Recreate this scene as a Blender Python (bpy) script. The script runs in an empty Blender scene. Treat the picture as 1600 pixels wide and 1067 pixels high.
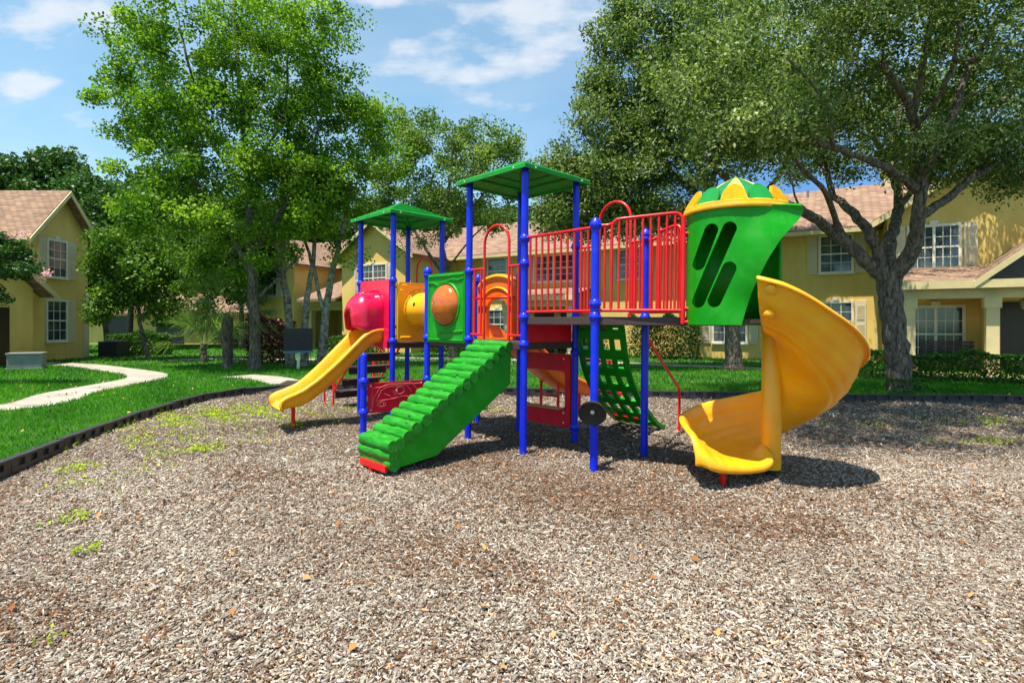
import bpy, bmesh, math, random
import numpy as np
from mathutils import Vector, Matrix
R_ = math.radians
random.seed(7)
sc = bpy.context.scene
col = sc.collection

# ------------------------------------------------------------------ camera, light, sky, exposure
cam_d = bpy.data.cameras.new('camera'); cam = bpy.data.objects.new('camera', cam_d); col.objects.link(cam)
cam.location = (0, 0, 1.57); cam.rotation_euler = (R_(90), 0, 0)
cam_d.sensor_width = 36; cam_d.lens = 36*870/1600; cam_d.shift_y = -26.5/1600
cam_d.clip_end = 2000; cam_d.clip_start = .05
sc.camera = cam
SUN_DISP = (.2175, .215)                       # shadow offset per metre of height
elev = math.atan(1/math.hypot(*SUN_DISP))
sun_d = bpy.data.lights.new('sun', 'SUN'); sun = bpy.data.objects.new('sun', sun_d); col.objects.link(sun)
sun_d.energy = 5.0; sun_d.angle = R_(.5); sun_d.color = (1, .92, .79)
sun.rotation_euler = Vector((SUN_DISP[0], SUN_DISP[1], -1)).to_track_quat('-Z', 'Y').to_euler()
sun.location = (-10, -12, 40)
sc.view_settings.view_transform = 'Standard'; sc.view_settings.look = 'None'
sc.view_settings.exposure = 0.98; sc.view_settings.gamma = 1
W = bpy.data.worlds.new("World"); sc.world = W; W.use_nodes = True
def build_world():
    nt = W.node_tree; nt.nodes.clear()
    N = nt.nodes.new; Lk = nt.links.new
    out = N('ShaderNodeOutputWorld'); bg = N('ShaderNodeBackground'); bg.inputs[1].default_value = .08
    sky = N('ShaderNodeTexSky'); sky.sky_type = 'NISHITA'; sky.sun_disc = False
    sky.sun_elevation = elev; sky.sun_rotation = math.atan2(-SUN_DISP[0], -SUN_DISP[1])
    sky.altitude = 0; sky.air_density = 1.0; sky.dust_density = .3; sky.ozone_density = 2.0
    tc = N('ShaderNodeTexCoord'); sep = N('ShaderNodeSeparateXYZ'); Lk(tc.outputs['Generated'], sep.inputs[0])
    def m(op, a, b=None, clamp=False):
        n = N('ShaderNodeMath'); n.operation = op; n.use_clamp = clamp
        for i, v in enumerate((a, b)):
            if v is None: continue
            if isinstance(v, (int, float)): n.inputs[i].default_value = v
            else: Lk(v, n.inputs[i])
        return n.outputs[0]
    yy = m('MAXIMUM', sep.outputs[1], .08)
    a = m('DIVIDE', sep.outputs[0], yy); e = m('DIVIDE', sep.outputs[2], yy)
    cmb = N('ShaderNodeCombineXYZ'); Lk(a, cmb.inputs[0]); Lk(m('MULTIPLY', e, 2.2), cmb.inputs[1])
    nz = N('ShaderNodeTexNoise'); Lk(cmb.outputs[0], nz.inputs[0]); nz.inputs['Scale'].default_value = 7.5
    nz.inputs['Detail'].default_value = 9; nz.inputs['Roughness'].default_value = .58
    nz2 = N('ShaderNodeTexNoise'); Lk(cmb.outputs[0], nz2.inputs[0]); nz2.inputs['Scale'].default_value = 2.6
    nz2.inputs['Detail'].default_value = 6
    tot = None
    for (px, py, rx, ry, w) in ((55, 32, 120, 42, 1.0), (40, 132, 62, 20, 1.0), (175, 42, 45, 40, .7), (770, 72, 190, 48, .85),
                                (860, 12, 120, 36, .9), (590, 2, 75, 15, .9), (690, 118, 130, 18, .8), (800, 165, 150, 16, .45),
                                (90, 190, 170, 26, .45), (-300, 100, 200, 60, 1.), (-700, -150, 300, 120, 1.), (300, -300, 300, 80, .9),
                                (1500, -250, 400, 90, .8), (2400, 60, 300, 60, 1.), (600, 190, 120, 20, .3)):
        da = m('DIVIDE', m('SUBTRACT', a, (px-800)/870), rx/870); de = m('DIVIDE', m('SUBTRACT', e, (507-py)/870), ry/870)
        g = m('MULTIPLY', m('POWER', 2.718, m('MULTIPLY', m('ADD', m('MULTIPLY', da, da), m('MULTIPLY', de, de)), -1.)), w)
        tot = g if tot is None else m('ADD', tot, g)
    base = m('MULTIPLY', m('SUBTRACT', nz2.outputs[0], .42), .7)
    t = m('ADD', m('ADD', m('MULTIPLY', tot, .62), base), m('MULTIPLY', m('SUBTRACT', nz.outputs[0], .5), 1.5))
    mr = N('ShaderNodeMapRange'); mr.interpolation_type = 'SMOOTHSTEP'; Lk(t, mr.inputs[0])
    mr.inputs[1].default_value = .08; mr.inputs[2].default_value = .80; mr.inputs[3].default_value = .0; mr.inputs[4].default_value = .82
    veil = m('MULTIPLY', nz2.outputs[0], .55)
    fac = m('MAXIMUM', mr.outputs[0], veil, True)
    cc = N('ShaderNodeMixRGB'); Lk(nz.outputs[0], cc.inputs[0]); cc.inputs[1].default_value = (3.6, 4.9, 5.9, 1); cc.inputs[2].default_value = (7.2, 6.7, 6.7, 1)
    mx = N('ShaderNodeMixRGB'); Lk(fac, mx.inputs[0]); Lk(sky.outputs[0], mx.inputs[1]); Lk(cc.outputs[0], mx.inputs[2])
    # clearer, deeper blue towards the right of the view
    dp = m('MULTIPLY', m('MULTIPLY', m('ADD', m('MULTIPLY', a, 3.), .05, True), m('SUBTRACT', 1.45, m('MULTIPLY', e, 2.6), True), True), .75)
    g1 = N('ShaderNodeMixRGB'); g1.blend_type = 'MULTIPLY'; g1.inputs[0].default_value = 1; Lk(sky.outputs[0], g1.inputs[1]); g1.inputs[2].default_value = (.85, 1.38, 1.34, 1); Lk(g1.outputs[0], mx.inputs[1])
    m2 = N('ShaderNodeMixRGB'); Lk(dp, m2.inputs[0]); Lk(mx.outputs[0], m2.inputs[1]); m2.inputs[2].default_value = (.12, 1.25, 4.6, 1)
    Lk(m2.outputs[0], bg.inputs[0]); Lk(bg.outputs[0], out.inputs[0])
build_world()

# ------------------------------------------------------------------ helpers
def G(px, py, z=0.):
    "ground point seen at photo pixel (px,py) for a plane of height z"
    Y = 870*(1.57-z)/(py-507); return ((px-800)*Y/870, Y)
class MB:
    def __init__(s): s.v = []; s.f = []; s.m = []; s.cur = 0
    def add(s, vs, fs):
        o = len(s.v); s.v += [tuple(v) for v in vs]; s.f += [tuple(i+o for i in f) for f in fs]; s.m += [s.cur]*len(fs); return s
    def box(s, c, d, rz=0, M=None):
        x, y, z = d[0]/2, d[1]/2, d[2]/2
        vs = [Vector((sx*x, sy*y, sz*z)) for sz in (-1, 1) for sy in (-1, 1) for sx in (-1, 1)]
        if M is None: M = Matrix.Rotation(rz, 3, 'Z')
        vs = [M @ v + Vector(c) for v in vs]
        return s.add(vs, [(0, 2, 3, 1), (4, 5, 7, 6), (0, 1, 5, 4), (2, 6, 7, 3), (0, 4, 6, 2), (1, 3, 7, 5)])
    def bb(s, x0, x1, y0, y1, z0, z1): return s.box(((x0+x1)/2, (y0+y1)/2, (z0+z1)/2), (x1-x0, y1-y0, z1-z0))
    def tube(s, pts, r, n=10, cap=True, closed=False):
        pts = [Vector(p) for p in pts]; k = len(pts)
        rs = r if isinstance(r, (list, tuple)) else [r]*k
        up = None; rings = []
        for i, p in enumerate(pts):
            if closed: t = (pts[(i+1) % k]-pts[i-1])
            else: t = (pts[min(i+1, k-1)]-pts[max(i-1, 0)])
            if t.length < 1e-9: t = Vector((0, 0, 1))
            t.normalize()
            if up is None:
                up = Vector((0, 0, 1)) if abs(t.z) < .9 else Vector((1, 0, 0))
            a = (up - t*up.dot(t))
            if a.length < 1e-4: a = t.orthogonal()
            a.normalize(); b = t.cross(a); up = a
            rings.append([p + (a*math.cos(2*math.pi*j/n)+b*math.sin(2*math.pi*j/n))*rs[i] for j in range(n)])
        vs = [v for rg in rings for v in rg]; fs = []
        for i in range(k if closed else k-1):
            i2 = (i+1) % k
            for j in range(n):
                j2 = (j+1) % n
                fs.append((i*n+j, i*n+j2, i2*n+j2, i2*n+j))
        if cap and not closed:
            fs.append(tuple(range(n-1, -1, -1))); fs.append(tuple((k-1)*n+j for j in range(n)))
        return s.add(vs, fs)
    def lathe(s, prof, n=16, c=(0, 0, 0), M=None, a0=0, a1=2*math.pi):
        full = abs(a1-a0-2*math.pi) < 1e-6; k = n if full else n+1
        vs = []
        for (r, z) in prof:
            for j in range(k):
                a = a0+(a1-a0)*j/n; v = Vector((r*math.cos(a), r*math.sin(a), z))
                if M is not None: v = M @ v
                vs.append(v+Vector(c))
        fs = []
        for i in range(len(prof)-1):
            for j in range(n):
                j2 = (j+1) % k
                fs.append((i*k+j, i*k+j2, (i+1)*k+j2, (i+1)*k+j))
        return s.add(vs, fs)
    def grid(s, rows):
        k = len(rows[0]); vs = [v for r in rows for v in r]; fs = []
        for i in range(len(rows)-1):
            for j in range(k-1): fs.append((i*k+j, i*k+j+1, (i+1)*k+j+1, (i+1)*k+j))
        return s.add(vs, fs)
    def panel(s, outer, holes, t, M):
        "2D outline (u,w) with holes, extruded by t about its plane; M maps (u, depth, w)"
        bm = bmesh.new(); loops = []
        for lp in [outer]+list(holes):
            vs = [bm.verts.new((p[0], 0, p[1])) for p in lp]; loops.append(vs)
            for i in range(len(vs)): bm.edges.new((vs[i], vs[(i+1) % len(vs)]))
        bmesh.ops.triangle_fill(bm, use_beauty=True, edges=bm.edges[:])
        bm.verts.index_update(); n = len(bm.verts)
        co = [v.co.copy() for v in bm.verts]; tri = [tuple(v.index for v in f.verts) for f in bm.faces]
        li = [[v.index for v in lp] for lp in loops]; bm.free()
        vs = [M @ Vector((c.x, -t/2, c.z)) for c in co]+[M @ Vector((c.x, t/2, c.z)) for c in co]
        fs = []
        for f in tri:
            a, b, c = (co[i] for i in f)
            nrm = (b-a).cross(c-a).y
            f = f if nrm < 0 else f[::-1]
            fs.append(f); fs.append(tuple(i+n for i in f[::-1]))
        for lp in li:
            for i in range(len(lp)):
                a, b = lp[i], lp[(i+1) % len(lp)]; fs.append((a, b, b+n, a+n))
        return s.add(vs, fs)
    def build(s, name, mats, parent=None, smooth=False, bevel=0, auto=None):
        me = bpy.data.meshes.new(name); me.from_pydata(s.v, [], s.f)
        if not isinstance(mats, (list, tuple)): mats = [mats]
        for m in mats: me.materials.append(m)
        if len(mats) > 1: me.polygons.foreach_set('material_index', s.m)
        bm = bmesh.new(); bm.from_mesh(me); bmesh.ops.recalc_face_normals(bm, faces=bm.faces)
        if bevel > 0:
            bmesh.ops.remove_doubles(bm, verts=bm.verts, dist=1e-5)
            es = [e for e in bm.edges if len(e.link_faces) == 2 and e.calc_face_angle(0) > .6]
            bmesh.ops.bevel(bm, geom=es, offset=bevel, segments=2, affect='EDGES', profile=.7, clamp_overlap=True)
        bm.to_mesh(me); bm.free()
        if smooth:
            me.polygons.foreach_set('use_smooth', [True]*len(me.polygons))
            if auto is not None:
                try: me.set_sharp_from_angle(angle=R_(auto))
                except Exception: pass
        ob = bpy.data.objects.new(name, me); col.objects.link(ob)
        if parent is not None: ob.parent = parent
        return ob
def npmesh(name, V, F, mat, attr=None, parent=None, smooth=False):
    "V (n,3), F (m,k) numpy arrays -> one mesh object; attr = per vertex float"
    me = bpy.data.meshes.new(name); m, k = F.shape
    me.vertices.add(len(V)); me.vertices.foreach_set('co', V.astype(np.float32).ravel())
    me.loops.add(m*k); me.loops.foreach_set('vertex_index', F.astype(np.int32).ravel())
    me.polygons.add(m); me.polygons.foreach_set('loop_start', np.arange(0, m*k, k, dtype=np.int32))
    try: me.polygons.foreach_set('loop_total', np.full(m, k, dtype=np.int32))
    except Exception: pass
    if attr is not None:
        at = me.attributes.new('tint', 'FLOAT', 'POINT'); at.data.foreach_set('value', attr.astype(np.float32))
    me.materials.append(mat); me.update(calc_edges=True)
    if smooth: me.polygons.foreach_set('use_smooth', np.ones(m, dtype=bool))
    ob = bpy.data.objects.new(name, me); col.objects.link(ob)
    if parent is not None: ob.parent = parent
    return ob
def tag(o, label=None, cat=None, group=None, kind=None):
    if label: o['label'] = label
    if cat: o['category'] = cat
    if group: o['group'] = group
    if kind: o['kind'] = kind
    return o
def empty(name, loc, rot=(0, 0, 0)):
    o = bpy.data.objects.new(name, None); o.empty_display_size = .2; col.objects.link(o)
    o.location = loc; o.rotation_euler = rot; return o
def copy_tree(o, parent=None):
    c = o.copy(); col.objects.link(c)
    if parent is not None: c.parent = parent
    for ch in list(o.children): copy_tree(ch, c)
    return c
def smoothpath(P, n=8, closed=False):
    P = [Vector(p) for p in P]; out = []; k = len(P)
    for i in range(k if closed else k-1):
        g = lambda j: P[j % k] if closed else P[max(0, min(k-1, j))]
        p0, p1, p2, p3 = g(i-1), g(i), g(i+1), g(i+2)
        for j in range(n):
            t = j/n
            out.append(.5*((2*p1)+(p2-p0)*t+(2*p0-5*p1+4*p2-p3)*t*t+(3*p1-p0-3*p2+p3)*t**3))
    if not closed: out.append(P[-1])
    return out
def interp(x, xs, ys): return float(np.interp(x, xs, ys))

# ------------------------------------------------------------------ materials
def mat(name, rgb, rough=.6, var=.0, vscale=3., bump=0., bscale=40., rgb2=None, spec=.5, coat=0., coord='Object', stretch=None, bdist=.02, sss=0, wear=0):
    m = bpy.data.materials.new(name); m.use_nodes = True; nt = m.node_tree; N = nt.nodes.new; Lk = nt.links.new
    b = nt.nodes['Principled BSDF']; b.inputs['Roughness'].default_value = rough
    b.inputs['Specular IOR Level'].default_value = spec
    if coat: b.inputs['Coat Weight'].default_value = coat; b.inputs['Coat Roughness'].default_value = .12
    if sss: b.inputs['Subsurface Weight'].default_value = sss; b.inputs['Subsurface Radius'].default_value = (.05, .03, .01)
    b.inputs['Base Color'].default_value = (*rgb, 1)
    tc = N('ShaderNodeTexCoord'); v = tc.outputs[coord]
    if stretch:
        mp = N('ShaderNodeMapping'); mp.inputs['Scale'].default_value = stretch; Lk(v, mp.inputs[0]); v = mp.outputs[0]
    if var or rgb2:
        nz = N('ShaderNodeTexNoise'); nz.inputs['Scale'].default_value = vscale; nz.inputs['Detail'].default_value = 6; nz.inputs['Roughness'].default_value = .65
        Lk(v, nz.inputs[0]); cr = N('ShaderNodeValToRGB'); Lk(nz.outputs[0], cr.inputs[0])
        c2 = rgb2 or tuple(c*(1-var) for c in rgb)
        c1 = rgb if rgb2 else tuple(min(1, c*(1+var)) for c in rgb)
        cr.color_ramp.elements[0].position = .36; cr.color_ramp.elements[0].color = (*c2, 1)
        cr.color_ramp.elements[1].position = .62; cr.color_ramp.elements[1].color = (*c1, 1)
        Lk(cr.outputs[0], b.inputs['Base Color'])
    if wear:                                              # sun-faded and dusty blotches, fine scuffs
        src = b.inputs['Base Color'].links[0].from_socket if b.inputs['Base Color'].links else None
        nw = N('ShaderNodeTexNoise'); nw.inputs['Scale'].default_value = 5.; nw.inputs['Detail'].default_value = 12; nw.inputs['Roughness'].default_value = .78; Lk(v, nw.inputs[0])
        ns = N('ShaderNodeTexNoise'); ns.inputs['Scale'].default_value = 34.; ns.inputs['Detail'].default_value = 6; ns.inputs['Distortion'].default_value = 2.5; Lk(v, ns.inputs[0])
        rw = N('ShaderNodeMapRange'); Lk(nw.outputs[0], rw.inputs[0]); rw.inputs[1].default_value = .50; rw.inputs[2].default_value = .78; rw.inputs[4].default_value = wear
        rs = N('ShaderNodeMapRange'); Lk(ns.outputs[0], rs.inputs[0]); rs.inputs[1].default_value = .66; rs.inputs[2].default_value = .74; rs.inputs[4].default_value = wear*.8
        mxm = N('ShaderNodeMath'); mxm.operation = 'MAXIMUM'; Lk(rw.outputs[0], mxm.inputs[0]); Lk(rs.outputs[0], mxm.inputs[1])
        mw = N('ShaderNodeMixRGB'); Lk(mxm.outputs[0], mw.inputs[0])
        if src: Lk(src, mw.inputs[1])
        else: mw.inputs[1].default_value = (*rgb, 1)
        mw.inputs[2].default_value = (*[.62*c+.10 for c in rgb], 1); Lk(mw.outputs[0], b.inputs['Base Color'])
        rr_ = N('ShaderNodeMapRange'); Lk(mxm.outputs[0], rr_.inputs[0]); rr_.inputs[2].default_value = max(wear, .01); rr_.inputs[3].default_value = rough; rr_.inputs[4].default_value = min(.8, rough+.3); Lk(rr_.outputs[0], b.inputs['Roughness'])
    if bump:
        n2 = N('ShaderNodeTexNoise'); n2.inputs['Scale'].default_value = bscale; n2.inputs['Detail'].default_value = 5; Lk(v, n2.inputs[0])
        bp = N('ShaderNodeBump'); bp.inputs['Strength'].default_value = bump; bp.inputs['Distance'].default_value = bdist; Lk(n2.outputs[0], bp.inputs['Height'])
        Lk(bp.outputs[0], b.inputs['Normal'])
    return m
def ramp_mat(name, stops, rough=.8, transl=0., spec=.3, hue_noise=0):
    "colour from the per-vertex 'tint' attribute"
    m = bpy.data.materials.new(name); m.use_nodes = True; nt = m.node_tree; N = nt.nodes.new; Lk = nt.links.new
    b = nt.nodes['Principled BSDF']; out = nt.nodes['Material Output']
    at = N('ShaderNodeAttribute'); at.attribute_name = 'tint'
    cr = N('ShaderNodeValToRGB'); Lk(at.outputs['Fac'], cr.inputs[0]); el = cr.color_ramp.elements
    while len(el) < len(stops): el.new(.5)
    for e_, (p, c) in zip(el, stops): e_.position = p; e_.color = (*c, 1)
    Lk(cr.outputs[0], b.inputs['Base Color']); b.inputs['Roughness'].default_value = rough; b.inputs['Specular IOR Level'].default_value = spec
    if transl:
        tr = N('ShaderNodeBsdfTranslucent'); mxc = N('ShaderNodeMixRGB'); mxc.blend_type = 'MULTIPLY'; mxc.inputs[0].default_value = 1
        Lk(cr.outputs[0], mxc.inputs[1]); mxc.inputs[2].default_value = (1.5, 1.7, .6, 1); Lk(mxc.outputs[0], tr.inputs[0])
        mx = N('ShaderNodeMixShader'); mx.inputs[0].default_value = transl; Lk(b.outputs[0], mx.inputs[1]); Lk(tr.outputs[0], mx.inputs[2]); Lk(mx.outputs[0], out.inputs[0])
    return m
M = {}
M['blue'] = mat('blue_paint', (.0015, .020, .66), .34, .12, 2., coat=.15, spec=.3, wear=.3, bump=.03, bscale=30)
M['red'] = mat('red_paint', (.72, .006, .012), .34, .1, 3., coat=.1, spec=.35, wear=.3)
M['redp'] = mat('red_plastic', (.64, .004, .028), .42, .14, 3., bump=.04, bscale=60, spec=.25, wear=.35)
M['pink'] = mat('red_hood_plastic', (.72, .004, .06), .24, .12, 3., coat=.25, wear=.25)
M['green'] = mat('green_plastic', (.002, .27, .002), .42, .14, 2.5, spec=.3, wear=.4, bump=.05, bscale=45, bdist=.006)
M['roofgreen'] = mat('green_roof_plastic', (.006, .27, .025), .45, .14, 4., spec=.3, wear=.4, bump=.05, bscale=40)
M['loggreen'] = mat('green_log_plastic', (.014, .30, .006), .42, spec=.35, wear=.45, rgb2=(.005, .15, .004), vscale=6, bump=.5, bscale=16, stretch=(.8, 6, 6), bdist=.02)
M['yellow'] = mat('yellow_plastic', (.92, .44, .003), .38, rgb2=(.88, .34, .002), vscale=2.2, bump=.05, bscale=50, sss=.25, wear=.35)
M['orange'] = mat('orange_backlit_plastic', (.88, .15, .003), .4, .1, 3., sss=.15, wear=.3)  # on the rear slide this orange paints in light passing through yellow plastic
M['bubble'] = mat('amber_bubble', (.50, .11, .012), .16, .25, 4., coat=.3)
M['deck'] = mat('brown_deck_coating', (.055, .028, .028), .7, .2, 20)
M['black'] = mat('black_plastic', (.024, .024, .027), .5, .4, 9., bump=.1)
M['steel'] = mat('bolt_steel', (.6, .6, .6), .35)
M['grey'] = mat('grey_plastic', (.035, .030, .026), .6, .2, 6, bump=.05, spec=.2)
M['stucco'] = mat('yellow_stucco', (.74, .53, .165), .9, rgb2=(.63, .435, .12), vscale=1.1, bump=.4, bscale=45, bdist=.02, stretch=(1, 1, .45))
M['trim'] = mat('cream_trim', (.62, .51, .27), .7, .08, 2.)
M['white'] = mat('white_trim', (.72, .69, .58), .6, .06, 3.)
M['glass'] = mat('window_glass', (.045, .07, .10), .06, .5, 1.2, spec=.8)
M['dark'] = mat('dark_door_paint', (.025, .014, .012), .4, .2, 5)
M['concrete'] = mat('concrete', (.36, .325, .275), .9, rgb2=(.25, .225, .19), vscale=2.5, bump=.2, bscale=60)
M['bark'] = mat('grey_bark', (.26, .21, .16), .95, rgb2=(.045, .034, .026), vscale=17, bump=1., bscale=24, stretch=(1, 1, .3), bdist=.14)
M['bark2'] = mat('mottled_bark', (.36, .33, .26), .95, rgb2=(.05, .042, .03), vscale=7, bump=.8, bscale=14, bdist=.05)
M['metal'] = mat('utility_grey_green', (.17, .19, .17), .55, .15, 4)
M['board'] = mat('dark_board', (.03, .022, .03), .7, .3, 6, stretch=(1, 1, 8))
def shingles():
    m = bpy.data.materials.new('brown_shingles'); m.use_nodes = True; nt = m.node_tree; N = nt.nodes.new; Lk = nt.links.new
    b = nt.nodes['Principled BSDF']; b.inputs['Roughness'].default_value = .95
    tc = N('ShaderNodeTexCoord'); sp = N('ShaderNodeSeparateXYZ'); Lk(tc.outputs['Object'], sp.inputs[0])
    ad = N('ShaderNodeMath'); Lk(sp.outputs[0], ad.inputs[0]); Lk(sp.outputs[1], ad.inputs[1])
    ml = N('ShaderNodeMath'); ml.operation = 'MULTIPLY'; Lk(sp.outputs[2], ml.inputs[0]); ml.inputs[1].default_value = 2.1
    cb = N('ShaderNodeCombineXYZ'); Lk(ad.outputs[0], cb.inputs[0]); Lk(ml.outputs[0], cb.inputs[1])
    br = N('ShaderNodeTexBrick'); Lk(cb.outputs[0], br.inputs[0]); br.inputs['Scale'].default_value = 1.
    br.inputs['Brick Width'].default_value = .3; br.inputs['Row Height'].default_value = .16; br.inputs['Mortar Size'].default_value = .012
    br.inputs['Color1'].default_value = (.42, .265, .175, 1); br.inputs['Color2'].default_value = (.25, .155, .105, 1); br.inputs['Mortar'].default_value = (.10, .055, .04, 1)
    nz = N('ShaderNodeTexNoise'); nz.inputs['Scale'].default_value = 1.2; nz.inputs['Detail'].default_value = 5; Lk(tc.outputs['Object'], nz.inputs[0])
    mx = N('ShaderNodeMixRGB'); mx.blend_type = 'MULTIPLY'; mx.inputs[0].default_value = .5; Lk(br.outputs[0], mx.inputs[1]); Lk(nz.outputs[0], mx.inputs[2])
    Lk(mx.outputs[0], b.inputs['Base Color'])
    bp = N('ShaderNodeBump'); bp.inputs['Strength'].default_value = .6; bp.inputs['Distance'].default_value = .03; Lk(br.outputs['Fac'], bp.inputs['Height']); bp.invert = True
    Lk(bp.outputs[0], b.inputs['Normal']); return m
def glass_mat():
    m = M['glass']; nt = m.node_tree; b = nt.nodes['Principled BSDF']; tc = nt.nodes.new('ShaderNodeTexCoord'); sp = nt.nodes.new('ShaderNodeSeparateXYZ'); nt.links.new(tc.outputs['Object'], sp.inputs[0])
    w = nt.nodes.new('ShaderNodeMath'); w.operation = 'MULTIPLY'; nt.links.new(sp.outputs[2], w.inputs[0]); w.inputs[1].default_value = 19.; f = nt.nodes.new('ShaderNodeMath'); f.operation = 'FRACT'; nt.links.new(w.outputs[0], f.inputs[0])
    cr = nt.nodes.new('ShaderNodeValToRGB'); nt.links.new(f.outputs[0], cr.inputs[0]); e = cr.color_ramp.elements; e[0].position = .35; e[0].color = (.02, .03, .045, 1); e[1].position = .5; e[1].color = (.15, .18, .20, 1)
    nz = nt.nodes.new('ShaderNodeTexNoise'); nz.inputs['Scale'].default_value = .9; nt.links.new(tc.outputs['Object'], nz.inputs[0]); c2 = nt.nodes.new('ShaderNodeValToRGB'); nt.links.new(nz.outputs[0], c2.inputs[0]); c2.color_ramp.elements[0].position = .45; c2.color_ramp.elements[1].position = .58
    mx = nt.nodes.new('ShaderNodeMixRGB'); nt.links.new(c2.outputs[0], mx.inputs[0]); mx.inputs[1].default_value = (.03, .045, .065, 1); nt.links.new(cr.outputs[0], mx.inputs[2]); nt.links.new(mx.outputs[0], b.inputs['Base Color'])
glass_mat()
M['shingle'] = shingles()
def mulch_mat():
    m = bpy.data.materials.new('mulch_bed'); m.use_nodes = True; nt = m.node_tree; N = nt.nodes.new; Lk = nt.links.new
    b = nt.nodes['Principled BSDF']; b.inputs['Roughness'].default_value = .95
    tc = N('ShaderNodeTexCoord'); vo = N('ShaderNodeTexVoronoi'); vo.inputs['Scale'].default_value = 42; Lk(tc.outputs['Object'], vo.inputs[0])
    cr = N('ShaderNodeValToRGB'); Lk(vo.outputs['Color'], cr.inputs[0]); el = cr.color_ramp.elements
    el[0].position = .1; el[0].color = (.04, .025, .015, 1); el[1].position = .9; el[1].color = (.30, .235, .18, 1)
    e_ = el.new(.5); e_.color = (.10, .068, .046, 1)
    Lk(cr.outputs[0], b.inputs['Base Color'])
    bp = N('ShaderNodeBump'); bp.inputs['Strength'].default_value = 1; bp.inputs['Distance'].default_value = .03; Lk(vo.outputs['Distance'], bp.inputs['Height']); Lk(bp.outputs[0], b.inputs['Normal'])
    return m
M['mulch'] = mulch_mat()
M['lawn'] = mat('lawn_soil', (.045, .115, .014), .95, rgb2=(.025, .07, .009), vscale=1.5, bump=.8, bscale=50, bdist=.03)
M['chips'] = ramp_mat('wood_chips', [(0, (.035, .022, .014)), (.13, (.075, .042, .024)), (.26, (.19, .095, .048)), (.42, (.16, .112, .08)), (.62, (.215, .185, .153)), (.82, (.365, .328, .28)), (.95, (.57, .525, .455)), (1, (.58, .30, .12))], .85)
M['blade'] = ramp_mat('grass_blades', [(0, (.02, .10, .004)), (.5, (.05, .24, .008)), (1, (.14, .38, .02))], .6, .35)
M['weed'] = ramp_mat('weed_leaves', [(0, (.14, .26, .01)), (.5, (.34, .44, .02)), (1, (.55, .58, .05))], .6, .3)
M['leaf_maple'] = ramp_mat('bright_tree_leaves', [(0, (.035, .10, .004)), (.5, (.115, .235, .010)), (1, (.30, .44, .03))], .5, .36)
M['leaf_oak'] = ramp_mat('oak_leaves', [(0, (.032, .066, .013)), (.5, (.115, .175, .042)), (1, (.36, .42, .20))], .55, .28, .25)
M['leaf_mid'] = ramp_mat('mid_tree_leaves', [(0, (.025, .075, .005)), (.5, (.07, .16, .010)), (1, (.17, .28, .03))], .5, .3)
M['shutter'] = mat('pale_shutter', (.62, .54, .38), .7, .06, 2.)
M['leaf_pale'] = ramp_mat('pale_tree_leaves', [(0, (.04, .095, .015)), (.5, (.11, .19, .035)), (1, (.24, .32, .09))], .5, .34)
M['leaf_dark'] = ramp_mat('dark_tree_leaves', [(0, (.016, .05, .010)), (.5, (.035, .095, .018)), (1, (.08, .16, .03))], .5, .25)
M['leaf_hedge'] = ramp_mat('hedge_leaves', [(0, (.02, .06, .008)), (.5, (.04, .12, .012)), (1, (.10, .22, .03))], .4, .25)
M['leaf_red'] = ramp_mat('dark_red_leaves', [(0, (.05, .012, .016)), (.5, (.13, .03, .035)), (1, (.25, .10, .06))], .5, .2)
M['petal'] = ramp_mat('pink_petals', [(0, (.6, .25, .42)), (1, (.85, .55, .68))], .6, .3)
M['dryleaf'] = ramp_mat('dry_leaves', [(0, (.22, .08, .025)), (1, (.5, .26, .09))], .8)

# ------------------------------------------------------------------ ground: mulch bed, border, lawn, paths
LAWN_Z = .08
BORD = [(-3.6, -3.0), (-4.3, 1.0), (-5.0, 4.3), (-5.34, 5.81), (-5.76, 7.27), (-6.15, 9.2), (-6.38, 11.0), (-6.15, 12.5), (-5.3, 13.4), (-3.5, 13.25),
        (-.35, 12.65), (4.3, 11.9), (7.85, 11.45), (10.4, 11.3), (12.6, 10.4), (13.6, 7), (12.6, 1.5), (8, -3.0), (2, -4.2)]
BP = [(p.x, p.y) for p in smoothpath([(x, y, 0) for x, y in BORD], 10, True)]
def resample(P, step, closed=True):
    P = np.array(P + ([P[0]] if closed else [])); d = np.hypot(*np.diff(P, axis=0).T); s = np.r_[0, np.cumsum(d)]
    n = max(2, int(round(s[-1]/step))); q = np.linspace(0, s[-1], n+1)
    return np.c_[np.interp(q, s, P[:, 0]), np.interp(q, s, P[:, 1])]
def inside(X, Y, poly):
    poly = np.asarray(poly); r = np.zeros(len(X), bool); n = len(poly)
    for i in range(n):
        x1, y1 = poly[i]; x2, y2 = poly[(i+1) % n]
        if y1 == y2: continue
        c = ((y1 > Y) != (y2 > Y)) & (X < (x2-x1)*(Y-y1)/(y2-y1)+x1); r ^= c
    return r
bm = bmesh.new()
ov = [bm.verts.new((x, y, LAWN_Z)) for x, y in ((-700, -300), (700, -300), (700, 1100), (-700, 1100))]
iv = [bm.verts.new((x, y, LAWN_Z)) for x, y in BP]
for L_ in (ov, iv):
    for i in range(len(L_)): bm.edges.new((L_[i], L_[(i+1) % len(L_)]))
bmesh.ops.triangle_fill(bm, use_beauty=True, edges=bm.edges[:])
me = bpy.data.meshes.new('ground'); bm.to_mesh(me); bm.free(); me.materials.append(M['lawn'])
ground = bpy.data.objects.new('ground', me); col.objects.link(ground); tag(ground, 'green lawn ground around the mulch bed', 'lawn', kind='structure')
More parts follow.
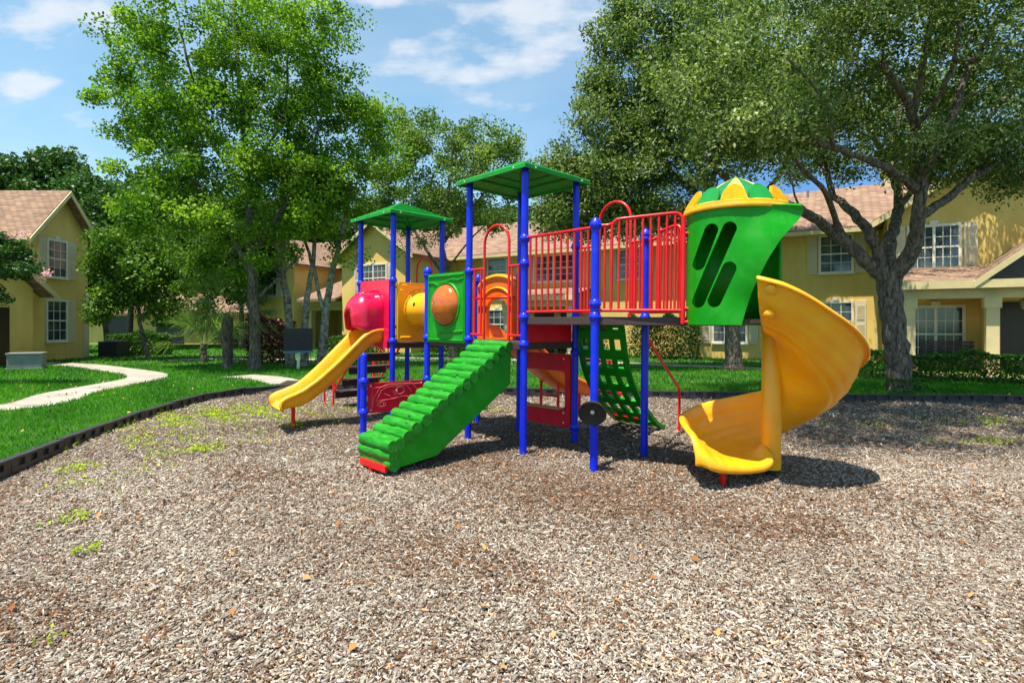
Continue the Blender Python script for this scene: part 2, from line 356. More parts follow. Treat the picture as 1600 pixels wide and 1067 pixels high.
def mulch_h(X, Y):
    h = .022*np.sin(X*1.7+.6)*np.sin(Y*1.3+.4)+.012*np.sin(X*4.1+Y*2.3)-.02
    for (x, y, r, d) in ((-3.7, 8.2, .55, .05), (2.0, 5.2, .5, .06), (-1.6, 5.7, .4, .035), (1.3, 10.1, .5, .05), (.95, 5.85, .3, .04), (.2, 6.6, .3, .035), (3.2, 3.9, .6, .03), (-1.2, 3.6, .5, .03), (1.9, 8.6, .5, .03)):
        q = ((X-x)**2+(Y-y)**2)/r**2; h = h-d*np.exp(-q)+.35*d*np.exp(-(np.sqrt(q)-1.5)**2*4)
    return h
nx, ny = 130, 110
gx, gy = np.meshgrid(np.linspace(-7, 14.3, nx), np.linspace(-5, 14, ny))
Vv = np.c_[gx.ravel(), gy.ravel(), mulch_h(gx, gy).ravel()]
idx = np.arange(nx*ny).reshape(ny, nx)
Ff = np.c_[idx[:-1, :-1].ravel(), idx[:-1, 1:].ravel(), idx[1:, 1:].ravel(), idx[1:, :-1].ravel()]
cen = Vv[Ff].mean(1); big = [(x*1.012-.02, (y-5)*1.012+5) for x, y in BP]
Ff = Ff[inside(cen[:, 0], cen[:, 1], big)]
mo = npmesh('mulch_bed', Vv, Ff, M['mulch'], smooth=True); tag(mo, 'brown wood mulch bed of the playground', 'mulch', kind='structure')

rng = np.random.default_rng(11)
def frustum_pts(y0, y1, dens, margin=1.12, xr=None):
    n = int(dens*(y1**2-y0**2)*.92*margin)
    Y = np.sqrt(rng.uniform(y0**2, y1**2, n)); X = rng.uniform(-.92*margin, .92*margin, n)*Y
    return X, Y
def rotm(n, tilt):
    "random frames: yaw uniform, tilt gaussian; returns axes a (long), b (side), c (normal)"
    yaw = rng.uniform(0, 2*np.pi, n); ti = rng.normal(0, tilt, n); tj = rng.normal(0, tilt, n)
    a = np.c_[np.cos(yaw)*np.cos(ti), np.sin(yaw)*np.cos(ti), np.sin(ti)]
    b = np.c_[-np.sin(yaw)*np.cos(tj), np.cos(yaw)*np.cos(tj), np.sin(tj)]
    c = np.cross(a, b); return a, b, c
def chips_np(X, Y, scale, thick=True):
    n = len(X); a, b, c = rotm(n, .24)
    Ls = np.exp(rng.normal(np.log(.0245), .48, n))*scale/2; Ws = np.exp(rng.normal(np.log(.0063), .38, n))*scale/2; T = rng.uniform(.0015, .005, n)*scale
    Z = mulch_h(X, Y)+rng.uniform(-.003, .023, n)+np.abs(a[:, 2])*Ls*.5
    C = np.c_[X, Y, Z]
    tint = np.clip(rng.beta(2.2, 2.0, n), 0, 1)
    pat = np.sin(X*.9+1)*np.sin(Y*.8)+.6*np.sin(X*2.3+Y*1.9)
    brown = np.exp(-((X-.6)/3.2)**2-((Y-6.2)/1.9)**2)*(.6+.6*np.sin(X*2.1+.5)*np.sin(Y*2.7))+.8*np.exp(-((X-1.6)/1.3)**2-((Y-4.9)/.7)**2)+.5*(np.sin(X*1.3+2)*np.sin(Y*2.2+X*.7) > .72)
    tint = np.clip(.34+tint*.62+.05*pat+.05*np.clip((4.4-Y)/2, 0, 1), 0, .985)
    u = rng.random(n); tint = np.where(u < .22+.45*np.clip(brown, 0, 1), rng.uniform(.05, .40, n), tint); tint = np.where(rng.random(n) < .006, .995, tint)
    kq = lambda: rng.uniform(.45, 1., n)[:, None]
    top = [C-a*Ls[:, None]*kq()-b*Ws[:, None]*kq(), C+a*Ls[:, None]*kq()-b*Ws[:, None]*kq(), C+a*Ls[:, None]*kq()+b*Ws[:, None]*kq(), C-a*Ls[:, None]*kq()+b*Ws[:, None]*kq()]
    if thick:
        bot = [p-c*T[:, None]*2 for p in top]
        V = np.stack(top+bot, 1).reshape(-1, 3); o = (np.arange(n)*8)[:, None]
        q = np.array([[0, 1, 2, 3], [0, 4, 5, 1], [1, 5, 6, 2], [2, 6, 7, 3], [3, 7, 4, 0]])
        F = (o[:, :, None]+q[None]).reshape(-1, 4); return V, F, np.repeat(tint, 8)
    V = np.stack(top, 1).reshape(-1, 3); F = (np.arange(n)*4)[:, None]+np.arange(4)[None]
    return V, F, np.repeat(tint, 4)
def merge(parts):
    Vs, Fs, As = [], [], []; o = 0
    for V, F, A in parts: Vs.append(V); Fs.append(F+o); As.append(A); o += len(V)
    return np.concatenate(Vs), np.concatenate(Fs), np.concatenate(As)
parts = []
for (y0, y1, dens, scl, th) in ((1.9, 4.2, 9800, 1.0, True), (4.2, 6.5, 6000, 1.15, True), (6.5, 9.2, 2600, 1.5, False), (9.2, 13.5, 900, 2.1, False)):
    X, Y = frustum_pts(y0, y1, dens); k = inside(X, Y, BP); parts.append(chips_np(X[k], Y[k], scl, th))
# a few extra large bark flakes near the camera
X, Y = frustum_pts(2.0, 7, 45); parts.append(chips_np(X, Y, 1.9, True))
cv, cf, ca = merge(parts); ch = npmesh('wood_chips', cv, cf, M['chips'], ca); tag(ch, 'loose grey brown wood chips covering the play area', 'wood chips', kind='stuff')
def leafquads(C, size, aspect=.5, up=.3, fold=.15):
    n = len(C); a = rng.normal(size=(n, 3)); a /= np.linalg.norm(a, axis=1)[:, None]
    nn = rng.normal(size=(n, 3)); nn[:, 2] += up*2; b = np.cross(nn, a); b /= np.linalg.norm(b, axis=1)[:, None]+1e-9
    c = np.cross(a, b); s = (size*rng.uniform(.65, 1.25, n))[:, None]/2
    V = np.stack([C-a*s, C+b*s*aspect-a*s*.15+c*s*fold, C+a*s, C-b*s*aspect-a*s*.15+c*s*fold], 1).reshape(-1, 3)
    F = (np.arange(n)*4)[:, None]+np.arange(4)[None]
    return V, F
# dry fallen leaves
X, Y = frustum_pts(2.3, 14, 2.6); k = inside(X, Y, BP)
V, F = leafquads(np.c_[X, Y, np.where(k, mulch_h(X, Y)+.035, LAWN_Z+.07)], .055, .6, 1.5, .3)
o = npmesh('fallen_leaves', V, F, M['dryleaf'], np.repeat(rng.random(len(X)), 4)); tag(o, 'dry orange brown leaves scattered on the wood chips', 'leaves', kind='stuff')
# weeds
wp = []
def weed_patch(cx, cy, rx, ry, n):
    wp.append(np.c_[rng.normal(cx, rx, n), rng.normal(cy, ry, n), np.abs(rng.normal(0, .022, n))+.015])
for px, py, rx, ry, n in ((330, 655, .8, .5, 1500), (250, 665, .6, .5, 800), (395, 640, .7, .5, 1500), (300, 690, 1.0, .7, 500), (300, 705, .22, .2, 420), (110, 735, .14, .16, 140), (105, 812, .07, .06, 90), (60, 822, .05, .05, 50),
                          (82, 998, .025, .03, 40), (345, 648, .35, .4, 900), (240, 690, .3, .25, 300), (160, 750, .3, .3, 140), (455, 650, .25, .2, 250),
                          (560, 640, .5, .4, 350), (745, 640, .5, .3, 260), (1350, 665, .5, .2, 160), (1560, 660, .6, .25, 420), (1530, 690, .4, .15, 200), (500, 655, .2, .2, 160), (240, 775, .03, .04, 30), (460, 665, .07, .07, 120), (140, 860, .04, .05, 30)):
    g = G(px, py); weed_patch(g[0], g[1], rx, ry, n)
C = np.concatenate(wp); k = inside(C[:, 0], C[:, 1], BP); C = C[k]
k = rng.random(len(C)) < .5+.8*np.sin(C[:, 0]*7)*np.sin(C[:, 1]*6); C = C[k]
V, F = leafquads(C, .040, .5, .6)
o = npmesh('weeds', V, F, M['weed'], np.repeat(rng.random(len(C)), 4)); tag(o, 'yellow green weeds creeping over the wood chips', 'weeds', kind='stuff')
WEEDC = C
# grass
def in_paths(X, Y):
    r = np.zeros(len(X), bool)
    for P, w in PATHS:
        P = np.array(P)
        for i in range(len(P)-1):
            d = P[i+1]-P[i]; L2 = d@d
            t = np.clip(((X-P[i, 0])*d[0]+(Y-P[i, 1])*d[1])/L2, 0, 1)
            r |= np.hypot(X-P[i, 0]-t*d[0], Y-P[i, 1]-t*d[1]) < w/2-.02
    return r
def gp(px, py): return G(px, py, LAWN_Z)
PATHS = []
def sp2(P, n=8): return [(p.x, p.y) for p in smoothpath([(x, y, 0) for x, y in P], n)]
PATHS.append((sp2([(-13.5, 4.5), (-11.2, 8.3), gp(20, 636), gp(110, 614), gp(190, 599), gp(229, 590.5), gp(222, 584), gp(175, 577), gp(130, 571.5), (-18.5, 21.6)]), 1.02))
PATHS.append((sp2([gp(262, 563), gp(350, 561), gp(480, 562), gp(600, 559), (2, 22.5), (6, 20.0), (12, 16.6), (18, 13.0)]), 1.0))
PATHS.append((sp2([gp(372, 588), gp(420, 592), gp(450, 600)]), .9))
for i, (P, w) in enumerate(PATHS):
    P = [Vector((x, y, 0)) for x, y in resample(list(P), .25, False)]; mb = MB(); z = LAWN_Z+.012+.004*i
    for j0 in range(0, len(P)-1, 6):                        # slabs with open joints
        seg = list(range(j0, min(j0+7, len(P)))); rl, rr2 = [], []
        for j in seg:
            t = (P[min(j+1, len(P)-1)]-P[max(j-1, 0)]).normalized(); n_ = Vector((-t.y, t.x, 0)); p = P[j]+t*(.012 if j == seg[0] else -.012 if j == seg[-1] else 0)
            rl.append(p+n_*w/2+Vector((0, 0, z))); rr2.append(p-n_*w/2+Vector((0, 0, z)))
        if len(seg) > 1: mb.grid([rl, rr2])
    ob = mb.build('path', M['concrete']); tag(ob, 'pale concrete footpath across the lawn', 'path', kind='structure')
def blades(X, Y, h, w):
    n = len(X); yaw = rng.uniform(0, 2*np.pi, n); hh = h*rng.uniform(.5, 1.2, n); lean = rng.uniform(.15, .9, n)*hh; la = rng.uniform(0, 2*np.pi, n)
    B = np.c_[X, Y, np.full(n, LAWN_Z-.005)]; s = np.c_[np.cos(yaw), np.sin(yaw), np.zeros(n)]*w/2
    ld = np.c_[np.cos(la)*lean, np.sin(la)*lean, hh]; md = np.c_[np.cos(la)*lean*.3, np.sin(la)*lean*.3, hh*.6]
    V = np.stack([B-s, B+s, B+md+s*.7, B+ld, B+md-s*.7], 1).reshape(-1, 3); o = np.arange(n)*5
    F = np.concatenate([np.c_[o, o+1, o+2, o+4], np.c_[o+4, o+2, o+3, o+3]]) if False else np.c_[o, o+1, o+2, o+3, o+4]
    pat = .5+.3*np.sin(X*.8)*np.sin(Y*.9+1)+.25*np.sin(X*2.9+Y*2.2)+.2*np.sin(X*6.3-Y*5.1)
    t = np.clip(.5*pat+.5*rng.random(n), 0, 1); return V, F, np.repeat(t, 5)
gparts = []
for (y0, y1, dens, h, w) in ((5, 9.5, 1500, .075, .007), (9.5, 14, 750, .08, .012), (14, 20, 240, .085, .022), (20, 40, 45, .09, .05)):
    X, Y = frustum_pts(y0, y1, dens, 1.1); k = ~inside(X, Y, [(x*1.004, y) for x, y in BP]) & ~in_paths(X, Y)
    gparts.append(blades(X[k], Y[k], h, w))
gv, gf, ga = merge(gparts)
k = rng.random(len(WEEDC)) < .35; wv, wf, wa = blades(WEEDC[k, 0], WEEDC[k, 1], .06, .007); wv[:, 2] -= LAWN_Z-.01
o = npmesh('weed_grass', wv, wf, M['weed'], wa); tag(o, 'thin upright weed grass sprouting through the wood chips', 'weeds', kind='stuff')
o = npmesh('grass', gv, gf, M['blade'], ga); tag(o, 'short bright green lawn grass', 'grass', kind='stuff')

# border timbers: every moulded segment its own thing
def border_mesh():
    L, H, T = 1.14, .135, .10; mb = MB()
    mb.bb(-L/2, L/2, -T/2, T/2, -.04, .035); mb.bb(-L/2, L/2, -T/2, T/2, .105, H)       # bottom and top rails
    mb.bb(-L/2+.001, L/2-.001, -.02, .02, .034, .106)                                    # web
    for k in range(5):
        x = -L/2+.06+k*(L-.12)/4; mb.bb(x-.06, x+.06, -T/2+.002, T/2-.002, .034, .106)  # ribs
    mb.bb(L/2-.02, L/2+.08, -.035, .035, .02, .10)
    return mb.build('border_timber', M['black'], bevel=.006)
bseg = border_mesh(); pts = resample(BP, 1.16); first = True
for i in range(len(pts)-1):
    a, b = pts[i], pts[i+1]; c = (a+b)/2
    if c[1] < 3 or c[0] > 13.2: continue
    o = bseg if first else bseg.copy()
    if not first: col.objects.link(o)
    first = False
    d = b-a; o.location = (c[0], c[1], rng.uniform(-.012, .012)); o.rotation_euler = (rng.normal(0, .015), rng.normal(0, .008), math.atan2(d[1], d[0]))
    L_ = 'black plastic border timber edging the mulch beside the near lawn' if (c[0] < -4.5 and c[1] < 12.3) else ('black plastic border timber along the back edge of the mulch bed' if c[0] < 6 else 'black plastic border timber at the foot of the big oak')
    tag(o, L_, 'border timber', 'black border timbers round the mulch' + (' left' if 'near lawn' in L_ else (' back' if 'back edge' in L_ else ' oak')))
# accessible ramp piece
mb = MB(); mb.add([(-.6, -.55, 0), (.6, -.55, 0), (.6, .5, .0), (-.6, .5, .0), (-.55, -.5, .02), (.55, -.5, .02), (.55, .5, .19), (-.55, .5, .19)],
                  [(0, 1, 2, 3), (4, 5, 6, 7), (0, 1, 5, 4), (1, 2, 6, 5), (2, 3, 7, 6), (3, 0, 4, 7)])
o = mb.build('access_ramp', M['grey'], bevel=.01); g = G(462, 610); o.location = (g[0], g[1]-.1, .0); o.rotation_euler = (0, 0, -.25)
tag(o, 'grey plastic access ramp over the border by the path end', 'ramp')
# ------------------------------------------------------------------ play structure: one thing, all its pieces are parts
PO = Vector((.137, 6.89, 0)); E1 = Vector((.688, -.725, 0)); E2 = Vector((.725, .688, 0))
play = empty('play_structure', PO)
play.rotation_euler = (Matrix.Rotation(R_(.45), 3, 'Y') @ Matrix.Rotation(math.atan2(-.725, .688), 3, 'Z')).to_euler()
tag(play, 'red, blue, green and yellow playground climbing structure with slides on the wood chips', 'play structure')
def w2l(x, y, z=0): d = Vector((x, y, 0))-PO; return Vector((d.dot(E1), d.dot(E2), z))
def I3(): return Matrix.Identity(4)
def frame(o, u, w=(0, 0, 1)):
    "matrix mapping (u, depth, w) of a panel to structure coordinates"
    u = Vector(u).normalized(); w = Vector(w).normalized(); d = w.cross(u)
    m = Matrix((u, d, w)).transposed().to_4x4(); m.translation = Vector(o); return m
post_xy = {'F': (0, 0, 3.53), 'P': (1.1, 0, 2.72), 'R': (0, .98, 3.53), 'Q': (1.1, .98, 2.72), 'L': (-1.08, 0, 3.53), 'K': (-1.08, .98, 3.53), 'B': (-2.07, 0, 2.40),
           'N': (-2.1, 1.02, 2.36), 'S': (-3.05, 0, 3.40), 'T': (-4.13, 0, 3.40), 'U': (-3.05, .98, 3.40), 'V': (-4.13, .98, 3.40), 'J': (-2.16, -1.0, 1.13)}
collars = {'F': (2.63, 2.32, 1.66, 1.32), 'P': (2.66, 1.80, 1.66), 'R': (2.63, 1.66, 1.2, .18), 'Q': (2.62, 1.66), 'L': (2.29, 1.36), 'K': (2.29, 1.36), 'B': (2.30, 1.36, .74), 'N': (2.28, 1.36),
           'S': (2.27, 1.28, .3), 'T': (2.27, 1.28), 'U': (2.27, 1.28), 'V': (2.27, 1.28), 'J': (.76, .33)}
cm = MB(); cm.lathe([(.046, -.05), (.052, -.045), (.056, -.03), (.067, -.012), (.067, .012), (.056, .03), (.052, .045), (.046, .05)], 18)
for a in range(4): cm.lathe([(0, .012), (.008, .010), (.01, 0)], 8, (.066*math.cos(a*1.57), .066*math.sin(a*1.57), 0), Matrix.Rotation(a*1.57, 3, 'Z') @ Matrix.Rotation(1.57, 3, 'Y'))
collar0 = None
for k, (x, y, h) in post_xy.items():
    roofed = h > 3
    mb = MB(); r = .045
    prof = [(r, -.3), (r, h-.03)] + ([(r, h)] if roofed else [(r*.98, h-.02), (r*.85, h+.005), (r*.55, h+.022), (0, h+.028)])
    mb.lathe(prof, 20)
    p = mb.build('post', M['blue'], play, True, auto=40); p.location = (x, y, 0)
    for z in collars[k] + (() if roofed or k == 'J' else (h-.05,)):
        if collar0 is None: collar0 = cm.build('collar', M['blue'], p, True, auto=50); c = collar0
        else: c = collar0.copy(); col.objects.link(c); c.parent = p
        c.location = (0, 0, z)
# roofs
def roof(cx, cy, hx, hy, z, apex):
    mb = MB(); n = 8
    rows = []
    for k in range(n):                                    # stepped louvre courses
        f0 = 1-k/n; f1 = 1-(k+.96)/n; z0 = z+(apex)*k/n+.012; z1 = z+apex*(k+1)/n-.012
        rows += [[(sx*hx*f0, sy*hy*f0, z0) for sx, sy in ((-1, -1), (1, -1), (1, 1), (-1, 1), (-1, -1))], [(sx*hx*f1, sy*hy*f1, z1) for sx, sy in ((-1, -1), (1, -1), (1, 1), (-1, 1), (-1, -1))]]
    mb.grid(rows); tp = [v for v in rows[-1][:4]]; mb.add(tp, [(0, 1, 2, 3)])
    sq = lambda f, zz: [(sx*hx*f, sy*hy*f, zz) for sx, sy in ((-1, -1), (1, -1), (1, 1), (-1, 1), (-1, -1))]
    mb.grid([sq(1, z+.012), sq(1.015, z+.0), sq(1.015, z-.05), sq(.985, z-.05), sq(.975, z-.015), sq(.5, z+apex*.45-.02), sq(.03, z+apex-.06)])
    for s in range(4):                                    # ribs on the underside
        Mz = Matrix.Rotation(s*math.pi/2, 3, 'Z'); hu, hv = (hx, hy) if s % 2 == 0 else (hy, hx)
        for q in (.28, .52, .74):
            a = Mz @ Vector((-hu*q*.97, -hv*q*.97, z+apex*(1-q)-.035)); b = Mz @ Vector((hu*q*.97, -hv*q*.97, z+apex*(1-q)-.035)); mb.tube([a, b], .013, 5)
        mb.tube([Mz @ Vector((-hu*.95, -hv*.95, z-.01)), Mz @ Vector((0, 0, z+apex-.07))], .025, 5)
    o = mb.build('roof', M['roofgreen'], play); o.location = (cx, cy, 0)
    b = MB()
    for s in range(4):
        Mz = Matrix.Rotation(s*math.pi/2, 3, 'Z'); hu, hv = (hx, hy) if s % 2 == 0 else (hy, hx)
        for q in (-.72, .72): c = Mz @ Vector((hu*q, -hv*1.017, z-.025)); b.box(c, (.022, .022, .022))
    b.build('bolts', M['steel'], o)
roof(-.54, .49, .665, .615, 3.52, .28); roof(-3.59, .49, .665, .615, 3.40, .30)
# decks
def deck(pts, z, t=.09):
    mb = MB(); n = len(pts); mb.add([(x, y, z) for x, y in pts]+[(x, y, z-t) for x, y in pts], [tuple(range(n)), tuple(range(2*n-1, n-1, -1))]+[(i, i+n, (i+1) % n+n, (i+1) % n) for i in range(n)])
    return mb.build('deck', M['deck'], play, bevel=.008)
tl = w2l(1.80, 5.88); tr = w2l(1.98, 6.38)
deck([(.0, .0), (1.1, .0), (tl.x, tl.y), (tl.x+.5, tl.y+.25), (tr.x, tr.y), (1.1, .98), (0, .98)], 1.66)
deck([(-1.08, 0), (-.012, 0), (-.012, .98), (-1.08, .98)], 1.345)
deck([(-2.05, 0), (-1.095, 0), (-1.095, .98), (-2.05, .98)], 1.335)
deck([(-4.13, 0), (-3.05, 0), (-3.05, .98), (-4.13, .98)], 1.25)
# barriers
RR, BR = .018, .0135
def barrier(a, b, zb, zt, n, skip=()):
    a, b = Vector(a), Vector(b); a.z = b.z = 0; mb = MB(); d = (b-a).normalized(); a2 = a+d*.05; b2 = b-d*.05; z = Vector((0, 0, 1))
    mb.tube([a2+z*zt, b2+z*zt], RR); mb.tube([a2+z*zb, b2+z*zb], RR*.9)
    for i in range(n):
        p = a2.lerp(b2, (i+.5)/n); mb.tube([p+z*zb, p+z*zt], BR, 8)
    return mb.build('barrier', M['red'], play, True, auto=50)
barrier((0, 0, 0), (1.1, 0, 0), 1.725, 2.64, 10)
# barrier from the tall front post to the turret: raised rail with round shoulders
def shoulder_barrier(a, b, n, zl, zt0, zt1, zb=1.73):
    a, b = Vector(a), Vector(b); a.z = b.z = 0; z = Vector((0, 0, 1)); mb = MB(); d = b-a; L = d.length; u = d.normalized()
    q = lambda s, zz: a+u*s+z*zz
    top = [q(.05, zl), q(.13, zl), q(.155, zl+.005), q(.175, zl+.02)]
    mb.tube(top, RR)
    sh = [q(.17, zb), q(.175, zl-.12), q(.18, zl+.0), q(.195, zt0-.035), q(.23, zt0-.008), q(.28, zt0), q(L-.09, zt1), q(L-.045, zt1-.012), q(L-.015, zt1-.045), q(L, zt1-.1), q(L, zb-.14)]
    mb.tube(sh, [RR]*6+[RR, RR*1.05, RR*1.2, RR*1.4, RR*1.4]); mb.tube([q(.05, zb), q(L, zb)], RR)
    mb.tube([q(.1, zb), q(.1, zl)], BR, 8)
    for i in range(n):
        s = .17+(L-.17)*(i+1)/(n+1); mb.tube([q(s, zb), q(s, zt0+(zt1-zt0)*(s-.28)/(L-.37) if s > .25 else zt0-.01)], BR, 8)
    for zz in (zt1-.22, zb+.02, zb-.12): mb.tube([q(L, zz), q(L+.08, zz)], RR*.9)
    return mb.build('barrier', M['red'], play, True, auto=50)
shoulder_barrier(w2l(.895, 6.09), w2l(1.785, 5.86), 8, 2.655, 2.72, 2.76)
shoulder_barrier(w2l(1.6, 6.76), w2l(1.93, 6.38), 6, 2.60, 2.70, 2.73)
# entry loops
def loop_barrier(a, b, s0, s1, zb, zr, ztop, nl, nr):
    a, b = Vector(a), Vector(b); a.z = b.z = 0; z = Vector((0, 0, 1)); u = (b-a).normalized(); L = (b-a).length; q = lambda s, zz: a+u*s+z*zz; mb = MB()
    r = (s1-s0)/2; c = (s0+s1)/2
    pts = [q(s0, zb-.12), q(s0, ztop-r)]+[q(c-r*math.cos(t), ztop-r+r*math.sin(t)) for t in np.linspace(0, math.pi, 15)[1:-1]]+[q(s1, ztop-r), q(s1, zb-.12)]
    mb.tube(pts, RR)
    for (p0, p1, n) in ((.05, s0, nl), (s1, L-.05, nr)):
        if p1-p0 < .05: continue
        mb.tube([q(p0, zr), q(p1, zr)], RR*.85); mb.tube([q(p0, zb), q(p1, zb)], RR*.85)
        for i in range(n): s = p0+(p1-p0)*(i+.5)/n; mb.tube([q(s, zb), q(s, zr)], BR, 8)
    return mb.build('entry_arch', M['red'], play, True, auto=50)
loop_barrier((-1.08, 0, 0), (0, 0, 0), .32, .80, 1.43, 2.31, 2.86, 2, 2)
loop_barrier((0, .98, 0), (1.1, .98, 0), .40, .88, 1.73, 2.60, 3.14, 5, 3)
loop_barrier((-4.13, .98, 0), (-3.05, .98, 0), .30, .78, 1.33, 2.25, 2.78, 2, 2)
# riser between the two decks
mb = MB(); mb.panel([(.05, 1.26), (.93, 1.26), (.93, 1.57), (.05, 1.57)], [], .02, frame((-.03, 0, 0), (0, 1, 0))); mb.build('riser_panel', M['redp'], play, bevel=.003)
# shop-counter panel under the deck
def rr(x0, x1, z0, z1, r, n=5):
    out = []
    for (cx, cz, a0) in ((x1-r, z1-r, 0), (x0+r, z1-r, 90), (x0+r, z0+r, 180), (x1-r, z0+r, 270)):
        out += [(cx+r*math.cos(R_(a0+90*i/n)), cz+r*math.sin(R_(a0+90*i/n))) for i in range(n+1)]
    return out
mb = MB(); mb.panel(rr(-1.02, -.06, .16, 1.17, .05), [rr(-.92, -.16, .42, .93, .04)], .025, frame((0, .97, 0), (1, 0, 0)))
sp = mb.build('counter_panel', M['redp'], play, bevel=.003)
mb = MB(); mb.bb(-.9, -.18, .86, .985, .405, .425); mb.build('counter', mat('tan_edge', (.5, .22, .09), .5), sp)
mb = MB()
for x in (-.9, -.18):
    for z in (.22, .36, 1.1): mb.lathe([(0, .012), (.012, .01), (.014, 0)], 8, (x, .957, z), Matrix.Rotation(math.pi/2, 3, 'X'))
mb.build('bolts', M['steel'], sp)
# car-dashboard panel at ground level
fm = frame((-2.16, -1.0, 0), (.09, 1.0, 0))
mb = MB(); mb.panel(rr(.06, .95, .31, .73, .03), [], .022, fm); cp = mb.build('car_panel', M['redp'], play, bevel=.003)
mb = MB(); lines = [[(.12, .40), (.14, .52), (.24, .66), (.36, .70), (.74, .70), (.82, .62), (.88, .50)], [(.18, .46), (.26, .62), (.38, .665), (.66, .665), (.74, .58)], [(.2, .47), (.44, .49), (.62, .52), (.8, .47)],
         [(.55+.07*math.cos(t), .60+.05*math.sin(t)) for t in np.linspace(0, 6.28, 16)], [(.3, .57), (.4, .53)], [(.44, .60), (.49, .53)], [(.52, .54), (.50, .61)],
         [(.25+.05*math.cos(t), .42+.035*math.sin(t)) for t in np.linspace(0, 6.28, 14)], [(.28+.05*math.cos(t), .42+.03*math.sin(t)) for t in np.linspace(0, 6.28, 14)], [(.12, .34), (.12, .66), (.88, .69)]]
for ln in lines: mb.tube([fm @ Vector((u, -.012, w)) for u, w in ln], .0035, 5)
mb.build('car_drawing', mat('engraved_line', (.75, .20, .17), .5), cp)
mb = MB()
for u, w in ((.1, .35), (.1, .69), (.9, .35), (.9, .69), (.5, .6)): mb.lathe([(0, .012), (.01, .01), (.012, 0)], 8, fm @ Vector((u, -.011, w)), Matrix.Rotation(math.pi/2, 3, 'Y'))
mb.build('bolts', M['steel'], cp)
# green panel with amber bubble
mb = MB(); cz, rb = 1.84, .30
circ = lambda cx, cz_, r, n=40: [(cx+r*math.cos(2*math.pi*i/n), cz_+r*math.sin(2*math.pi*i/n)) for i in range(n)]
fg = frame((-2.07, -.01, 0), (1, 0, 0))
mb.panel(rr(.06, .945, 1.30, 2.30, .03), [circ(.50, cz, rb)], .05, fg)
def relief(pts, r=.014): mb.tube([fg @ Vector((u, -.025, w)) for u, w in pts], r, 6)
relief([(.08, 2.17), (.2, 2.17), (.32, 2.13), (.45, 2.165), (.65, 2.205), (.80, 2.19), (.925, 2.215)], .018); relief([(.08, 2.265), (.925, 2.265)], .02)
relief([(.30, 1.42), (.45, 1.46), (.62, 1.455), (.92, 1.475)], .016); relief([(.08, 1.34), (.92, 1.34)], .014); relief([(.09, 1.33), (.09, 2.27)], .012); relief([(.915, 1.33), (.915, 2.27)], .012)
relief([(x, z) for x, z in circ(.50, cz, rb+.02)]+[(.52+rb, cz)], .018)
gpn = mb.build('bubble_panel', M['green'], play, True, auto=35)
mb = MB(); mb.lathe([(rb+.005, 0.02)]+[(rb*math.cos(t), rb*.62*math.sin(t)) for t in np.linspace(0, math.pi/2, 12)], 32, fg @ Vector((.50, 0, cz)), Matrix.Rotation(math.pi/2, 3, 'X'))
mb.build('bubble', M['bubble'], gpn, True)
# yellow tunnel between the left tower and the middle deck
fy = frame((-3.0, .06, 0), (0, 1, 0))
for x, nm in ((-3.0, 0), (-2.13, 1)):
    f = frame((x, .05, 0), (0, 1, 0)); mb = MB(); mb.panel(rr(.0, .88, 1.27, 2.25, .05), [circ(.44, 1.80, .27)], .05, f)
    if nm == 0:
        g = lambda pts, r: mb.tube([f @ Vector((u, -.026 if False else .026*(-1), w)) for u, w in pts], r, 6)
        for sgn in (-1,):
            mb.tube([(x+.026, .07+.05, 2.20), (x+.026, .9, 2.20)], .014, 6); mb.tube([(x+.026, .09, 2.12), (x+.026, .2, 2.10), (x+.026, .35, 2.08), (x+.026, .5, 2.11), (x+.026, .9, 2.11)], .014, 6)
            mb.tube([(x+.026, .1, 1.34), (x+.026, .3, 1.34), (x+.026, .33, 1.31)], .02, 6)
    mb.build('tunnel_panel', M['yellow'], play, True, auto=35)
mb = MB(); My = Matrix.Rotation(math.pi/2, 3, 'Y')
mb.lathe([(.335, .03), (.335, .05), (.30, .055), (.285, .08), (.285, .30), (.295, .31), (.295, .34), (.285, .35), (.285, .82), (.335, .83), (.335, .85), (.27, .85), (.27, .03), (.335, .03)], 40, (-3.0, .49, 1.80), My)
tun = mb.build('crawl_tunnel', M['yellow'], play, True, auto=40)
mb = MB()
for ang, xx in ((-128, .24),):
    d = Vector((0, math.cos(R_(ang)), -math.sin(R_(ang))*-1)); d = Vector((0, -math.sin(R_(-ang)), math.cos(R_(-ang)))) if False else Vector((0, math.cos(R_(ang+0)), math.sin(R_(ang+140))))
    d = Vector((0, -.95, .3)).normalized(); c = Vector((-3.0+xx, .49, 1.80))+d*.279
    q = Vector((0, 0, 1)).rotation_difference(d).to_matrix(); mb.lathe([(0, .012), (.03, .012), (.034, .006)], 14, c, q)
mb.build('peephole', M['black'], tun, True)
mb = MB()
for i in range(18):
    a = 2*math.pi*i/18; mb.box((-2.944, .49+.318*math.cos(a), 1.80+.318*math.sin(a)), (.008, .009, .009))
mb.build('bolts', M['black'], tun)
